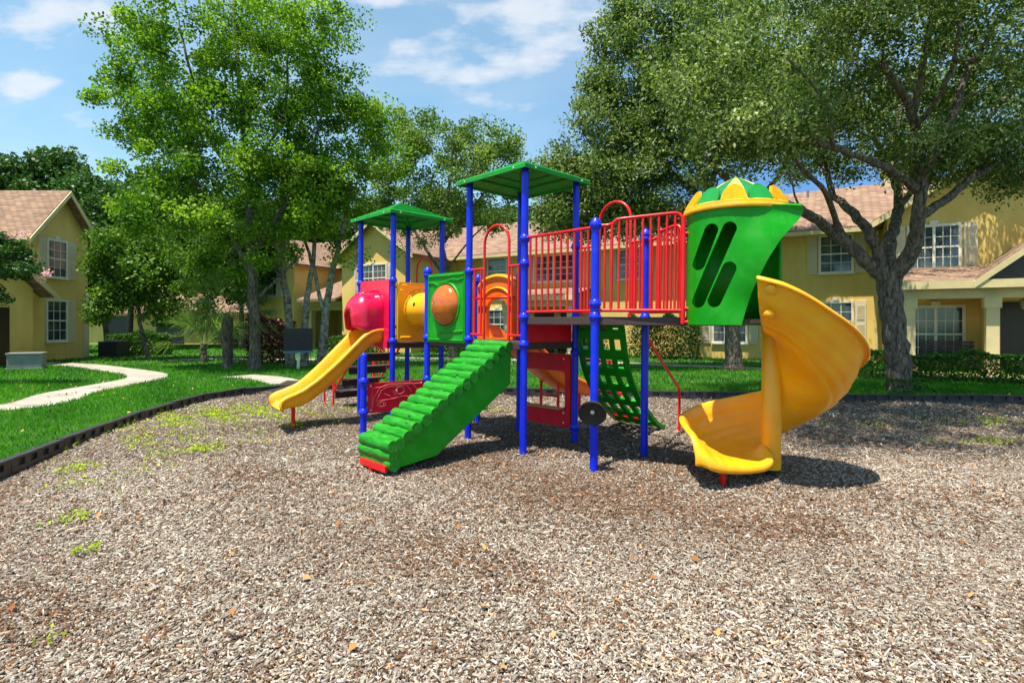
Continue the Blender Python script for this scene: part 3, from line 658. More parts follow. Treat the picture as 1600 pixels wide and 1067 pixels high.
# log climber
xc, hw = -.52, .285
prof = [(0.02, 1.33)]; nlog = 15; logs = []
for k in range(nlog):
    s = .06+k*.1128; z = 1.345-.02-.637*max(0, s-.06)*(1.0 if s > .2 else .8); logs.append((s, z-.03))
outer = [(-.0, .82)]+[(0.0, 1.30)]
for k in range(len(logs)-1):
    (s0, z0), (s1, z1) = logs[k], logs[k+1]; outer += [(s0-.03, z0+.045), (s0+.035, z0+.04), ((s0+s1)/2+.012, (z0+z1)/2-.012)]
outer += [(1.66, .33), (1.715, .24), (1.70, .08), (1.64, .03), (1.14, .085)]
mb = MB(); Ml = frame((xc, 0, 0), (0, -1, 0)); mb.panel(outer, [], hw*2, Ml)
lc = mb.build('log_climber', M['green'], play, bevel=.008)
rl = np.random.default_rng(4); 
allg = logs+[(1.715, .27), (1.715, .165), (1.70, .075)]
for (s, z) in allg:
    mb = MB(); n = 12; pts, rr_ = [], []
    for x in np.linspace(-hw-.035, hw+.035, 9): pts.append((xc+x, -s+rl.normal(0, .003), z+rl.normal(0, .003))); rr_.append(.066*rl.uniform(.9, 1.08))
    mb.tube([(pts[0][0]+.001, pts[0][1], pts[0][2])]+pts+[(pts[-1][0]-.001, pts[-1][1], pts[-1][2])], [.05]+rr_+[.05], n)
    q = pts[4]; a = rl.uniform(.6, 2.2)                        # a knot
    d = Vector((0, -math.cos(a), math.sin(a))); c = Vector((q[0]+rl.uniform(-.2, .2), q[1], q[2]))+d*.055
    mb.lathe([(.03, 0), (.026, .016), (.012, .02), (0, .014)], 10, c, Vector((0, 0, 1)).rotation_difference(d).to_matrix())
    mb.build('log_step', M['loggreen'], lc, True, auto=60)
mb = MB(); mb.box((xc, -1.775, .035), (.54, .03, .07)); mb.tube([(xc-.05, -1.765, .05), (xc-.05, -1.765, -.2)], .03, 8)
fp = mb.build('foot_plate', M['red'], lc, bevel=.004)
# red slide hood and its panel, straight yellow slide
fh = frame((-4.07, -.01, 0), (1, 0, 0)); mb = MB()
mb.panel(rr(.0, .96, 1.30, 2.30, .04), [[(.2, 1.301), (.2, 1.75)]+[(.48-.28*math.cos(t), 1.75+.28*math.sin(t)) for t in np.linspace(0, math.pi, 17)[1:-1]]+[(.76, 1.75), (.76, 1.301)]] if False else
         [[(.2, 1.34), (.76, 1.34), (.76, 1.75)]+[(.48+.28*math.cos(t), 1.75+.28*math.sin(t)) for t in np.linspace(0, math.pi, 17)[1:-1]]+[(.2, 1.75)]], .05, fh)
hp = mb.build('slide_hood', M['pink'], play, True, auto=35)
rows = []
for t in np.linspace(0, 1, 14):
    e = max(0, (t-.55)/.45); r = (.315-.015*t)*math.sqrt(1-.86*e**2); zc = 1.80-.07*t-.05*e**2; y = -.03-.50*t; zb = 1.43+.02*t+.06*e**2; row = []
    for q in np.linspace(0, 1, 5)[:-1]: row.append((-3.59+r, y+.03*e*(1-q), zb+(zc-zb)*q))
    for a in np.linspace(0, math.pi, 22): row.append((-3.59+r*math.cos(a), y, zc+r*math.sin(a)))
    for q in np.linspace(1, 0, 5)[1:]: row.append((-3.59-r, y+.03*e*(1-q), zb+(zc-zb)*q))
    rows.append(row)
mb = MB(); mb.grid(rows); hd = mb.build('hood_tube', M['pink'], hp, True); s_ = hd.modifiers.new('thick', 'SOLIDIFY'); s_.thickness = .02
mb = MB(); mb.tube([(-3.59-.045, -.05, 2.11), (-3.59-.045, -.36, 2.05)], .022, 6); mb.tube([(-3.59+.045, -.05, 2.11), (-3.59+.045, -.36, 2.05)], .022, 6); mb.build('hood_ridge', M['pink'], hp, True)
def chute(path, sec, mt, parent, thick=.018, name='slide'):
    P = smoothpath(path, 8); rows = []
    for i, p in enumerate(P):
        t = (P[min(i+1, len(P)-1)]-P[max(i-1, 0)]).normalized(); side = Vector((0, 0, 1)).cross(t); side.normalize(); up = t.cross(side)
        f = i/(len(P)-1); rows.append([p+side*x+up*z for x, z in sec(f)])
    mb = MB(); mb.grid(rows); o = mb.build(name, mt, parent, True); s = o.modifiers.new('thick', 'SOLIDIFY'); s.thickness = thick; s.offset = 0; return o
def ssec(f):
    h = .23*(1-.55*max(0, (f-.72)/.28)**1.5); w = .265+.04*max(0, (f-.75)/.25)
    e = max(0, (f-.93)/.07); h *= (1-.55*e)
    S = [(w+.035, h-.06), (w+.04, h-.015), (w+.022, h), (w, h-.012), (w-.012, h*.5), (w-.035, h*.12), (w-.09, .0), (0, -.006)]
    return [(-x, z) for x, z in S]+[(x, z) for x, z in S[-2::-1]]
xs = -3.59
sl = chute([(xs, .02, 1.26), (xs, -.16, 1.235), (xs-.01, -.36, 1.06), (xs-.03, -.66, .77), (xs-.06, -.95, .515), (xs-.09, -1.16, .37), (xs-.11, -1.33, .305), (xs-.13, -1.52, .285), (xs-.14, -1.60, .255)], ssec, M['yellow'], play, .03)
mb = MB(); mb.tube([(xs-.11, -1.36, .29), (xs-.11, -1.36, -.2)], .03, 10); mb.build('support_leg', M['red'], sl, True, auto=40)
mb = MB(); mb.bb(-4.03, -3.15, -.045, -.012, 1.16, 1.29); mb.build('slide_lip', M['pink'], hp, bevel=.005)
# hooded slide at the back
fb = frame((-2.05, 1.0, 0), (1, 0, 0)); mb = MB()
arch = [(0.0, 1.30), (.93, 1.30), (.93, 2.13)]+[(.465+.465*math.cos(t), 2.13+.23*math.sin(t)) for t in np.linspace(0, math.pi, 13)[1:-1]]+[(0, 2.13)]
hole = [(.22, 1.36), (.71, 1.36), (.71, 1.80)]+[(.465+.245*math.cos(t), 1.80+.19*math.sin(t)) for t in np.linspace(0, math.pi, 13)[1:-1]]+[(.22, 1.80)]
mb.panel(arch, [hole], .07, fb)
bh = mb.build('slide_arch', M['orange'], play, True, auto=35)
mb = MB(); mb.tube([fb @ Vector((.465+.43*math.cos(t), -.036, 2.12+.2*math.sin(t))) for t in np.linspace(.1, 3.04, 15)], .03, 8); mb.tube([fb @ Vector((.465+.33*math.cos(t), -.036, 1.90+.24*math.sin(t))) for t in np.linspace(.2, 2.94, 15)], .02, 8); mb.build('arch_moulding', M['yellow'], bh, True)
mb = MB(); mb.tube([fb @ Vector((.02, -.09, 1.98)), fb @ Vector((.91, -.09, 1.98))], .017); mb.build('grab_bar', M['red'], bh, True)
xb = -1.585
bs = chute([(xb, 1.02, 1.33), (xb, 1.2, 1.29), (xb, 1.5, 1.06), (xb, 2.0, .72), (xb, 2.5, .45), (xb, 2.9, .34), (xb, 3.2, .32)], ssec, M['orange'], play, .03)  # yellow plastic chute, its see-through glow put into the orange colour
mb = MB()
for dx in (-.2, .2): mb.tube([(xb+dx, 2.2, .62), (xb+dx, 2.2, -.2)], .024, 8)
mb.tube([(xb-.2, 2.2, .36), (xb+.2, 2.2, .36)], .02, 8); mb.tube([(xb, 3.0, .33), (xb, 3.0, -.2)], .026, 8)
mb.build('support_leg', M['red'], bs, True, auto=40)
# stair at the far left
mb = MB(); st = None
for k in range(4):
    z = 1.02-.25*k; x = -4.33-.27*k; mb = MB(); mb.bb(x-.15, x+.13, .1, .88, z-.03, z); mb.bb(x-.15, x-.13, .1, .88, z-.16, z-.03)
    for q in range(9): mb.bb(x-.155, x-.15, .13+q*.08, .17+q*.08, z-.13, z-.05)
    if st is None: st = mb.build('stair', M['deck'], play, bevel=.003)
    else: mb.build('tread', M['deck'], st, bevel=.003)
mb = MB()
for y in (.06, .92):
    mb.tube([(-4.2, y, 1.7), (-4.9, y, 1.15), (-5.25, y, .78)], RR); mb.tube([(-4.2, y, 1.2), (-5.25, y, .25)], RR)
    for q in range(7): f = q/6; mb.tube([(-4.22-1.0*f, y, 1.18-.92*f), (-4.22-1.0*f, y, 1.69-.88*f)], BR, 8)
    mb.tube(smoothpath([(-5.28, y, -.2), (-5.28, y, .75), (-5.33, y, .86), (-5.45, y, .88), (-5.6, y, .84), (-5.66, y, .74), (-5.66, y, -.2)], 4), RR*1.1)
mb.build('handrail', M['red'], st, True, auto=50)
barrier((-4.13, 0, 0), (-4.13, .98, 0), 1.33, 2.25, 9)
# netted green climber behind the right deck
prof = smoothpath([(0, 1.0, 1.62), (0, 1.12, 1.52), (0, 1.28, 1.18), (0, 1.48, .86), (0, 1.78, .55), (0, 2.15, .27), (0, 2.45, .1), (0, 2.68, .05)], 4); x0, x1 = -.30, .62
mb = MB(); nr = 4
for k in range(nr+1):
    x = x0+.28+(x1-x0-.18)*k/nr; P = [Vector((x-.42*min(1, i/len(prof)*1.0), p.y, p.z)) for i, p in enumerate(prof)]
    w = .042 if 0 < k < nr else .05
    rows = [[p+Vector((dx, 0, dz)) for dx, dz in ((-w, -.04), (-w, .02), (w, .02), (w, -.04), (-w, -.04))] for p in P]; mb.grid(rows)
for q in range(2, len(prof)-1, 3):
    p = prof[q]; sh = -.42*q/len(prof); t = (prof[q+1]-prof[q-1]).normalized()
    a = Vector((x0+.28+sh, p.y, p.z)); b = Vector((x1+.10+sh, p.y, p.z)); c = (a+b)/2
    rot = Matrix.Rotation(math.atan2(t.z, t.y), 3, 'X'); mb.box(c, ((b-a).length, .135, .05), M=rot)
nc = mb.build('net_climber', M['green'], play, bevel=.006)
for q in range(3, len(prof)-2, 6):
    p = prof[q]; sh = -.42*q/len(prof)
    for k in (1, 2, 3): mb = MB(); mb.box((x0+.28+sh+(x1-x0-.18)*(k-.5)/nr, p.y+.06, p.z-.03), (.13, .05, .035)); mb.build('foothold', M['red'], nc, bevel=.004)
mb = MB(); mb.tube(smoothpath([(1.06, 1.0, 1.5), (.9, 1.7, 1.08), (.74, 2.38, .70), (.72, 2.46, .60), (.72, 2.47, -.2)], 5), RR*1.1); mb.build('handrail', M['red'], nc, True, auto=50)
# dish wheel on the tall front post
wc = w2l(.87, 6.02, .655)+Vector((.0, 0, 0)); nrm = (w2l(-.2, 0)-w2l(.55, 3)).normalized(); nrm = (Vector((nrm.x, nrm.y, -.45))).normalized()
q = Vector((0, 0, 1)).rotation_difference(nrm).to_matrix(); mb = MB(); o_ = wc+nrm*.05
mb.lathe([(0, -.03), (.10, -.03), (.145, 0), (.152, .02), (.150, .034), (.135, .036), (.12, .02), (.07, .0), (.04, -.004), (0, -.004)], 32, o_, q)
mb.lathe([(.02, -.1), (.02, 0)], 10, o_, q)
dw = mb.build('dish_wheel', M['grey'], play, True, auto=40)
mb = MB(); mb.lathe([(.024, -.004), (.022, .014), (0, .018)], 14, o_, q); mb.build('hub_bolt', M['steel'], dw, True)
# ------------------------------------------------------------------ spiral slide with turret
HC = Vector((2.33, 5.85)); PC = Vector((2.74, 5.89))
sp_ = empty('spiral_slide', (0, 0, 0)); sp_.parent = play; sp_.matrix_parent_inverse = play.matrix_basis.inverted() if False else Matrix.Identity(4)
Lr = Matrix.Rotation(-math.atan2(-.725, .688), 4, 'Z')     # world axes -> structure axes
def L3(x, y, z): return w2l(x, y, z)
phis = np.linspace(-124, 198, 68); rimx = [-128, -110, -98, -80, -57, -35, 0, 45, 90, 135, 180, 207]; rimz = [2.06, 1.98, 1.89, 1.72, 1.54, 1.36, 1.14, .90, .73, .62, .55, .46]
rows = []
for ph in phis:
    R0 = .86; z = interp(ph, rimx, rimz); k = interp(ph, [-128, -60, 60, 130, 180, 207], [1., 1, .95, .82, .68, .5]); fl = interp(ph, [-128, 150, 185, 207], [0, 0, .03, .10])
    rim = interp(ph, [150, 190, 207], [0, .0, -.05])
    S = [(.05, -.30), (.085, -.40), (.16, -.475), (.28, -.515), (.40, -.525), (.50, -.515), (.555, -.495), (.562, -.470), (.61, -.455), (.66, -.432), (.662, -.392), (.715, -.365), (.748, -.318), (.750, -.275), (.785, -.235), (.806, -.185), (.808, -.138), (.832, -.09), (.852, -.02), (.875, .0), (.90, -.015), (.905, -.045)]
    ex = interp(ph, [120, 170, 200], [0, .4, 1.]); S[0] = (.06+.03*ex, -.30-.0*ex); S[1] = (.085+.045*ex, -.40+.08*ex); S[2] = (.16+.03*ex, -.475+.03*ex)
    wid = interp(ph, [-128, 110, 175, 207], [1, 1, 1.08, 1.16])
    row = []
    for j, (r, dz) in enumerate(S):
        r *= interp(ph, [-128, -60, 90], [1., .965, .965])
        if j > 4: r *= 1+(wid-1)*min(1, (j-4)/9)
        zz = z+rim*(j > 16)+dz*k
        a = R_(ph)
        x, y = PC.x+(r)*math.cos(a), PC.y+r*math.sin(a)
        row.append(L3(x, y, zz))
    rows.append(row)
# straight run-out
a = R_(188); tdir = Vector((-math.sin(a), math.cos(a)))
last = rows[-1]; zfl = last[4].z
for d, kw, dz in ((.06, .86, -.004), (.12, .70, -.010), (.17, .55, -.018), (.205, .45, -.035), (.215, .40, -.075), (.20, .35, -.10)):
    row = []
    for j, p in enumerate(last):
        dd = d*(1-.55*max(0, (j-11)/10)**2-.25*max(0, (3-j)/3)**2)
        q_ = p+(w2l(PC.x+tdir.x*dd, PC.y+tdir.y*dd)-w2l(PC.x, PC.y)); row.append(Vector((q_.x, q_.y, zfl+(p.z-zfl)*kw+dz)))
    rows.append(row)
mb = MB(); mb.grid(rows); hel = mb.build('chute', M['yellow'], sp_, True); s_ = hel.modifiers.new('thick', 'SOLIDIFY'); s_.thickness = .022; s_.offset = 0
ss_ = hel.modifiers.new('sub', 'SUBSURF'); ss_.levels = ss_.render_levels = 1
mb = MB(); c = L3(PC.x, PC.y, 0); mb.lathe([(.098, .07), (.100, .09), (.098, 1.75), (.06, 1.8), (0, 1.8)], 28, c); pol = mb.build('pole', M['yellow'], sp_, True, auto=40)
mb = MB(); mb.lathe([(.055, -.2), (.055, .09)], 16, c); mb.build('pole_foot', M['grey'], sp_, True)
mb = MB(); mb.tube([L3(2.13, 5.62, .175), L3(2.13, 5.62, -.2)], .032, 12); mb.build('support_leg', M['red'], sp_, True, auto=40)
for zz, ph, r0 in ((1.93, -116, .855), (1.70, -117, .80)):
    a = R_(ph); n_ = Vector((math.cos(a), math.sin(a), -.25)).normalized(); p = Vector((PC.x+r0*math.cos(a), PC.y+r0*math.sin(a), zz-.02)); mb = MB()
    nl = Lr.to_3x3() @ n_; mb.lathe([(.05, -.03), (.05, .0), (.045, .012), (0, .016)], 14, L3(p.x, p.y, p.z)+nl*.004, Vector((0, 0, 1)).rotation_difference(nl).to_matrix()); mb.build('bolt_cap', M['yellow'], sp_, True)
# turret wall: panel on a cylinder whose right edge sweeps up into a flared visor
def cut_angle(z):                                         # where the front wall ends
    t = (z-1.58)/(2.74-1.58); return interp(t, [0, .12, .3, .55, .72, .83, .91, .96, 1], [-105, -101, -94, -81, -69, -56, -44, -40, -44])
zs = np.linspace(1.58, 2.74, 29); rows = []
for z in zs:
    c_ = cut_angle(z); row = []
    for f in np.linspace(0, 1, 41):
        a = -185+(c_+185)*f; edge = max(0, (a-c_+55)/55); t = (z-1.58)/1.2
        r = .50+.15*edge**2.2*max(0, (t-.2)/.8)+.01*edge
        row.append(L3(HC.x+r*math.cos(R_(a)), HC.y+r*math.sin(R_(a)), z))
    rows.append(row)
mb = MB(); mb.grid(rows); tw = mb.build('turret_wall', M['green'], sp_, True); s_ = tw.modifiers.new('thick', 'SOLIDIFY'); s_.thickness = .065; s_.offset = -1
vdir = Vector((-.37, -.93, 0)).normalized(); vs_ = Vector((0, 0, 1)).cross(vdir).normalized()*1.0
def slot(d0, z0, d1, z1, w):
    n = 10; d0, d1 = Vector((d0, z0)), Vector((d1, z1)); u = (d1-d0).normalized(); v = Vector((-u.y, u.x)); o = []
    for i in range(n+1): t = math.pi*i/n; o.append(d1+(u*math.sin(t)+v*-math.cos(t)*-1)*w)
    for i in range(n+1): t = math.pi*i/n; o.append(d0+(-u*math.sin(t)-v*math.cos(t)*1)*w)
    cb = MB(); k = len(o); P = lambda p, dist: L3(HC.x+vdir.x*dist+(-vdir.y)*p.x*1.0, HC.y+vdir.y*dist+vdir.x*p.x, p.y)
    cb.add([P(p, .2) for p in o]+[P(p, .75) for p in o], [tuple(range(k)), tuple(range(2*k-1, k-1, -1))]+[(i, (i+1) % k, (i+1) % k+k, i+k) for i in range(k)])
    return cb.build('cutter', M['green'], sp_)
cuts = [slot(-.345, 2.20, -.225, 2.52, .066), slot(-.345, 1.82, -.055, 2.52, .066), slot(-.19, 1.82, -.055, 2.13, .066)]
for c_ in cuts:
    b_ = tw.modifiers.new('cut', 'BOOLEAN'); b_.object = c_; b_.operation = 'DIFFERENCE'; b_.solver = 'EXACT'
bpy.context.view_layer.update(); dg = bpy.context.evaluated_depsgraph_get()
nm = bpy.data.meshes.new_from_object(tw.evaluated_get(dg)); tw.modifiers.clear(); tw.data = nm; nm.name = 'turret_wall'
try: nm.set_sharp_from_angle(angle=R_(40))
except Exception: pass
for c_ in cuts: bpy.data.objects.remove(c_)
rows = []
for z in zs[[0, 14, 28]]: rows.append([L3(HC.x+.485*math.cos(R_(a)), HC.y+.485*math.sin(R_(a)), z) for a in np.linspace(-2, 140, 30)])
mb = MB(); mb.grid(rows); bw = mb.build('turret_back_wall', M['green'], sp_, True); s_ = bw.modifiers.new('thick', 'SOLIDIFY'); s_.thickness = .03; s_.offset = -1
mb = MB(); mb.lathe([(0, 1.60), (.47, 1.60), (.47, 1.64), (0, 1.64)], 32, L3(HC.x, HC.y, 0)); mb.build('turret_floor', M['deck'], sp_)
c = L3(HC.x, HC.y, 0)
mb = MB(); mb.lathe([(.47, 2.722), (.525, 2.722), (.530, 2.735), (.530, 2.755), (.522, 2.768), (.522, 2.79), (.51, 2.80), (.47, 2.805), (.47, 2.722)], 48, c); mb.build('turret_ring', M['yellow'], sp_, True, auto=40)
# scalloped dome, alternating yellow and green gores
dm = MB(); ng, sub = 12, 6; rows = []; ts = np.linspace(0, 1, 14)
for t in ts:
    row = []
    for j in range(ng*sub+1):
        a = 2*math.pi*j/(ng*sub); f = (j % sub)/sub
        r = .475*(1-t**1.35)*(1+.045*math.sin(math.pi*f)*(1-t))
        row.append(c+Vector((r*math.cos(a+.13), r*math.sin(a+.13), 2.80+.34*t)))
    rows.append(row)
for i in range(len(rows)-1):
    for j in range(ng*sub):
        dm.cur = (j//sub+1) % 2; dm.add([rows[i][j], rows[i][j+1], rows[i+1][j+1], rows[i+1][j]], [(0, 1, 2, 3)])
dome = dm.build('turret_dome', [mat('pale_yellow_dome', (.66, .50, .10), .75, .1, 4, spec=.1), mat('dark_green_dome', (.008, .17, .05), .7, .1, 4, spec=.15)], sp_)
bmm = bmesh.new(); bmm.from_mesh(dome.data); bmesh.ops.remove_doubles(bmm, verts=bmm.verts, dist=1e-4); bmm.to_mesh(dome.data); bmm.free()
dome.data.polygons.foreach_set('use_smooth', [True]*len(dome.data.polygons))
mb = MB()
for j in range(ng):                                      # half-round scallops at the rim
    a = 2*math.pi*(j+.5)/ng+.13; d = Vector((math.cos(a), math.sin(a), 0)); u = Vector((-math.sin(a), math.cos(a), 0)); up = (Vector((0, 0, .165))-d*.095)
    mb.cur = (j+1) % 2; o = c+d*.516+Vector((0, 0, 2.80)); pts = [o+u*.117*math.cos(t)-d*(.012*abs(math.cos(t)))+up*math.sin(t) for t in np.linspace(0, math.pi, 15)]
    mb.add([p for p in pts]+[p-d*.03 for p in pts], [tuple(range(15)), tuple(range(29, 14, -1))]+[(i, i+15, (i+1) % 15+15, (i+1) % 15) for i in range(15)])
mb.build('dome_scallops', [mat('gold_scallop', (.66, .27, .003), .75, .1, 4, spec=.1), mat('green_scallop', (.006, .22, .04), .7, .1, 4, spec=.15)], sp_)
# ------------------------------------------------------------------ houses
def window(h, x0, x1, z0, z1, y, cols=3, rows=4, double=False, shutters=True, trimw=.09, head=True):
    "window in a wall facing local -y at depth y: frame > pane, muntins; shutters are parts of the house"
    e = MB(); t = trimw
    e.bb(x0-t, x0, y-.06, y+.01, z0-t, z1+t); e.bb(x1, x1+t, y-.06, y+.01, z0-t, z1+t); e.bb(x0, x1, y-.058, y+.01, z1, z1+t); e.bb(x0, x1, y-.058, y+.01, z0-t, z0)
    e.bb(x0-t-.04, x1+t+.04, y-.10, y-.061, z0-t-.03, z0-t+.03)
    if head: e.bb((x0+x1)/2-.12, (x0+x1)/2+.12, y-.075, y-.0, z1+t+.001, z1+t+.12)
    fr = e.build('window', M['white'], h)
    p = MB(); p.bb(x0, x1, y-.02, y-.004, z0, z1); p.build('pane', M['glass'], fr)
    m = MB(); parts = [(x0, x1)] if not double else [(x0, (x0+x1)/2-.04), ((x0+x1)/2+.04, x1)]
    if double: m.bb((x0+x1)/2-.04, (x0+x1)/2+.04, y-.05, y-.021, z0, z1)
    for a, b in parts:
        for i in range(1, cols): x = a+(b-a)*i/cols; m.bb(x-.011, x+.011, y-.032, y-.021, z0, z1)
        for j in range(1, rows):
            z = z0+(z1-z0)*j/rows; w = .03 if j == rows//2 and rows % 2 == 0 else .011; m.bb(a, b, y-.036 if w > .02 else y-.030, y-.0215, z-w, z+w)
    m.build('glazing_bars', M['white'], fr)
    if shutters:
        for s in (-1, 1):
            xa = x0-t-.05-.36 if s < 0 else x1+t+.05; sm = MB(); sm.bb(xa, xa+.36, y-.05, y+.005, z0-.08, z1+.08)
            for (q0, q1) in ((z0+.02, (z0+z1)/2-.05), ((z0+z1)/2+.05, z1-.02)):
                for k in range(int((q1-q0)/.06)): sm.bb(xa+.06, xa+.30, y-.064, y-.049, q0+k*.06, q0+k*.06+.035)
            sm.build('shutter', M['shutter'], h)
    return fr
def gable_slabs(mb, x0, x1, y0, y1, ze, zr, axis='y', ov=.45, t=.14):
    "two roof slabs; ridge along axis; eave height ze at wall lines"
    if axis == 'y': a0, a1, b0, b1 = x0, x1, y0, y1
    else: a0, a1, b0, b1 = y0, y1, x0, x1
    m_ = (a0+a1)/2; sl = (zr-ze)/((a1-a0)/2)
    for s, ae in ((-1, a0-ov), (1, a1+ov)):
        zz = ze-ov*sl; pts = [(ae, zz), (m_, zr), (m_, zr+t), (ae, zz+t)]
        vs = []
        for b in (b0, b1):
            for a, z in pts: vs.append((a, b, z) if axis == 'y' else (b, a, z))
        mb.add(vs, [(0, 1, 2, 3), (4, 5, 6, 7), (0, 1, 5, 4), (1, 2, 6, 5), (2, 3, 7, 6), (3, 0, 4, 7)])
def rake(mb, x0, x1, yf, ze, zr, ov=.45, t=.14, w=.05, fall=.10):
    "barge boards on the front (at y = yf) of a gable with ridge along y"
    m_ = (x0+x1)/2; sl = (zr-ze)/((x1-x0)/2)
    for s, ae in ((-1, x0-ov-.02), (1, x1+ov+.02)):
        zz = ze-(ov+.02)*sl; vs = []
        for y in (yf-w, yf-.003): vs += [(ae, y, zz-fall), (m_, y, zr-fall), (m_, y, zr+t*.75), (ae, y, zz+t*.75)]
        mb.add(vs, [(0, 1, 2, 3), (4, 5, 6, 7), (0, 1, 5, 4), (1, 2, 6, 5), (2, 3, 7, 6), (3, 0, 4, 7)])
def gable_wall(mb, x0, x1, y0, y1, ze, zr):
    m_ = (x0+x1)/2; vs = []
    for y in (y0, y1): vs += [(x0, y, 0), (x1, y, 0), (x1, y, ze), (m_, y, zr), (x0, y, ze)]
    mb.add(vs, [(0, 1, 2, 3, 4), (9, 8, 7, 6, 5), (0, 5, 6, 1), (1, 6, 7, 2), (2, 7, 8, 3), (3, 8, 9, 4), (4, 9, 5, 0)])
# --- long house on the right
H = empty('apartment_house', (11.52, 23.23, LAWN_Z), (0, 0, math.atan2(-.498, .867)))
tag(H, 'long two storey yellow stucco house with brown shingle roof behind the playground', 'house')
mb = MB(); mb.bb(-34, 10, .0, 9, 0, 5.42); gable_wall(mb, 3.25, 8.25, -2.6, -.004, 5.2, 6.75); gable_wall(mb, -22.4, -17.4, -3.4, -.004, 5.3, 7.0); gable_wall(mb, -30.6, -26.4, -3.4, -.004, 5.3, 6.8)
mb.build('wall', M['stucco'], H)
mb = MB(); gable_slabs(mb, -34.5, 10.5, 0, 9, 5.45, 7.75, 'x', .6); mb.build('roof', M['shingle'], H)
def froof(x0, x1, yf, ze, zr, yb=4.0):
    mb = MB(); gable_slabs(mb, x0, x1, yf-.4, yb, ze, zr, 'y', .45); r = mb.build('roof', M['shingle'], H)
    mb = MB(); rake(mb, x0, x1, yf-.4, ze, zr); mb.build('barge_board', M['trim'], r)
froof(3.25, 8.25, -2.6, 5.2, 6.75); froof(-22.4, -17.4, -3.4, 5.3, 7.0); froof(-30.6, -26.4, -3.4, 5.3, 6.8)
mb = MB()
for x0, x1 in ((-17.0, 2.85), (-26.0, -22.8)): mb.bb(x0, x1, -.73, -.62, 5.06, 5.22); mb.bb(x0, x1, -.62, -.02, 5.09, 5.12)
mb.build('gutter', M['trim'], H)
mb = MB()
for x, y in ((3.1, -.12), (-16.9, -.12)): mb.tube([(x, -.65, 5.08), (x, y, 4.9), (x, y, .1)], .045, 8)
mb.build('downpipe', M['trim'], H)
mb = MB(); mb.bb(3.6, 4.7, 4.0, 5.0, 7.3, 8.35); mb.bb(3.5, 4.8, 3.9, 5.1, 8.35, 8.5); mb.build('chimney', M['trim'], H)
for x in (-.5, .6): mb = MB(); mb.tube([(x, 3.6, 7.1), (x, 3.6, 7.75)], .05, 8); mb.build('vent_pipe', M['metal'], H)
for a in ((1.2, 2.25, 3.62, 5.02, 0), (-2.95, -1.65, 3.62, 5.02, 0), (-7.3, -6.2, 3.7, 5.02, 0), (-14.75, -13.65, 3.75, 5.02, 0)): window(H, *a)
window(H, -11.9, -9.75, 3.75, 5.0, 0, 3, 4, True)
window(H, 1.2, 2.25, .9, 2.35, 0); window(H, -2.95, -1.65, .75, 2.3, 0, 3, 4); window(H, -14.8, -13.6, .75, 2.25, 0)
window(H, 3.9, 5.2, 3.40, 4.76, -2.6, 3, 4, True); window(H, 3.9, 5.3, .28, 2.05, -2.6, 3, 4, True, False)
window(H, -20.9, -19.1, 3.3, 4.7, -3.4, 3, 4, True); window(H, -29.2, -28, 3.3, 4.7, -3.4)
window(H, -25.2, -24.2, 3.6, 4.9, 0)
# porch on the near gable
def porch(x0, x1, yw, yf, zt, zb, cols, gable=None):
    mb = MB(); vs = []
    for x in (x0, x1): vs += [(x, yw-.003, zt), (x, yf-.3, zb), (x, yf-.3, zb+.1), (x, yw-.003, zt+.12)]
    mb.add(vs, [(0, 1, 2, 3), (4, 5, 6, 7), (0, 1, 5, 4), (1, 2, 6, 5), (2, 3, 7, 6), (3, 0, 4, 7)]); rf = mb.build('porch_roof', M['shingle'], H)
    mb = MB(); mb.bb(x0-.03, x1, yf-.42, yf-.303, zb-.14, zb+.10); mb.bb(x0, x1, yf-.02, yf+.14, zb-.42, zb-.02); mb.bb(x0, x0+.06, yf+.14, yw-.004, zb-.3, zt-.3); mb.build('fascia', M['trim'], rf)
    for x in cols:
        mb = MB(); mb.bb(x-.15, x+.15, yf-.09, yf+.21, .0, zb-.42); mb.bb(x-.21, x+.21, yf-.15, yf+.27, 0, .16); mb.bb(x-.20, x+.20, yf-.14, yf+.26, zb-.72, zb-.42); mb.build('column', M['trim'], H)
porch(3.45, 9.5, -2.6, -4.6, 3.30, 2.70, (3.68, 5.68, 8.6))
mb = MB(); gable_slabs(mb, 5.55, 9.2, -5.0, -2.62, 2.95, 4.45, 'y', .35); r = mb.build('porch_roof', M['shingle'], H)
mb = MB(); rake(mb, 5.55, 9.2, -5.0, 2.95, 4.45, .35); mb.build('barge_board', M['trim'], r)
mb = MB(); vs = []
for y in (-4.72, -4.6): vs += [(5.6, y, 2.72), (9.1, y, 2.72), (9.1, y, 2.95), (7.37, y, 4.38), (5.6, y, 2.95)]
mb.add(vs, [(0, 1, 2, 3, 4), (9, 8, 7, 6, 5), (0, 5, 6, 1), (1, 6, 7, 2), (2, 7, 8, 3), (3, 8, 9, 4), (4, 9, 5, 0)]); mb.build('porch_gable', M['dark'], H)
mb = MB(); mb.bb(6.1, 7.15, -2.66, -2.602, 0, 2.2); dr = mb.build('door', M['dark'], H); mb = MB(); mb.lathe([(0, .05), (.03, .03), (.03, 0)], 10, (6.22, -2.66, 1.0), Matrix.Rotation(math.pi/2, 3, 'X')); mb.build('handle', M['steel'], dr)
mb = MB(); mb.bb(5.75, 6.0, -3.9, -2.603, 0, 2.7); mb.bb(3.4, 9.4, -4.9, -2.603, -.05, .02); mb.build('porch_wall', M['stucco'], H)
mb = MB(); mb.tube([(6.6, -3.6, 2.7), (6.6, -3.6, 2.25)], .012, 6); mb.lathe([(0, 2.27), (.09, 2.24), (.10, 2.2), (.06, 1.98), (.02, 1.95), (0, 1.95)], 8, (6.6, -3.6, 0)); mb.build('porch_lantern', M['metal'], H)
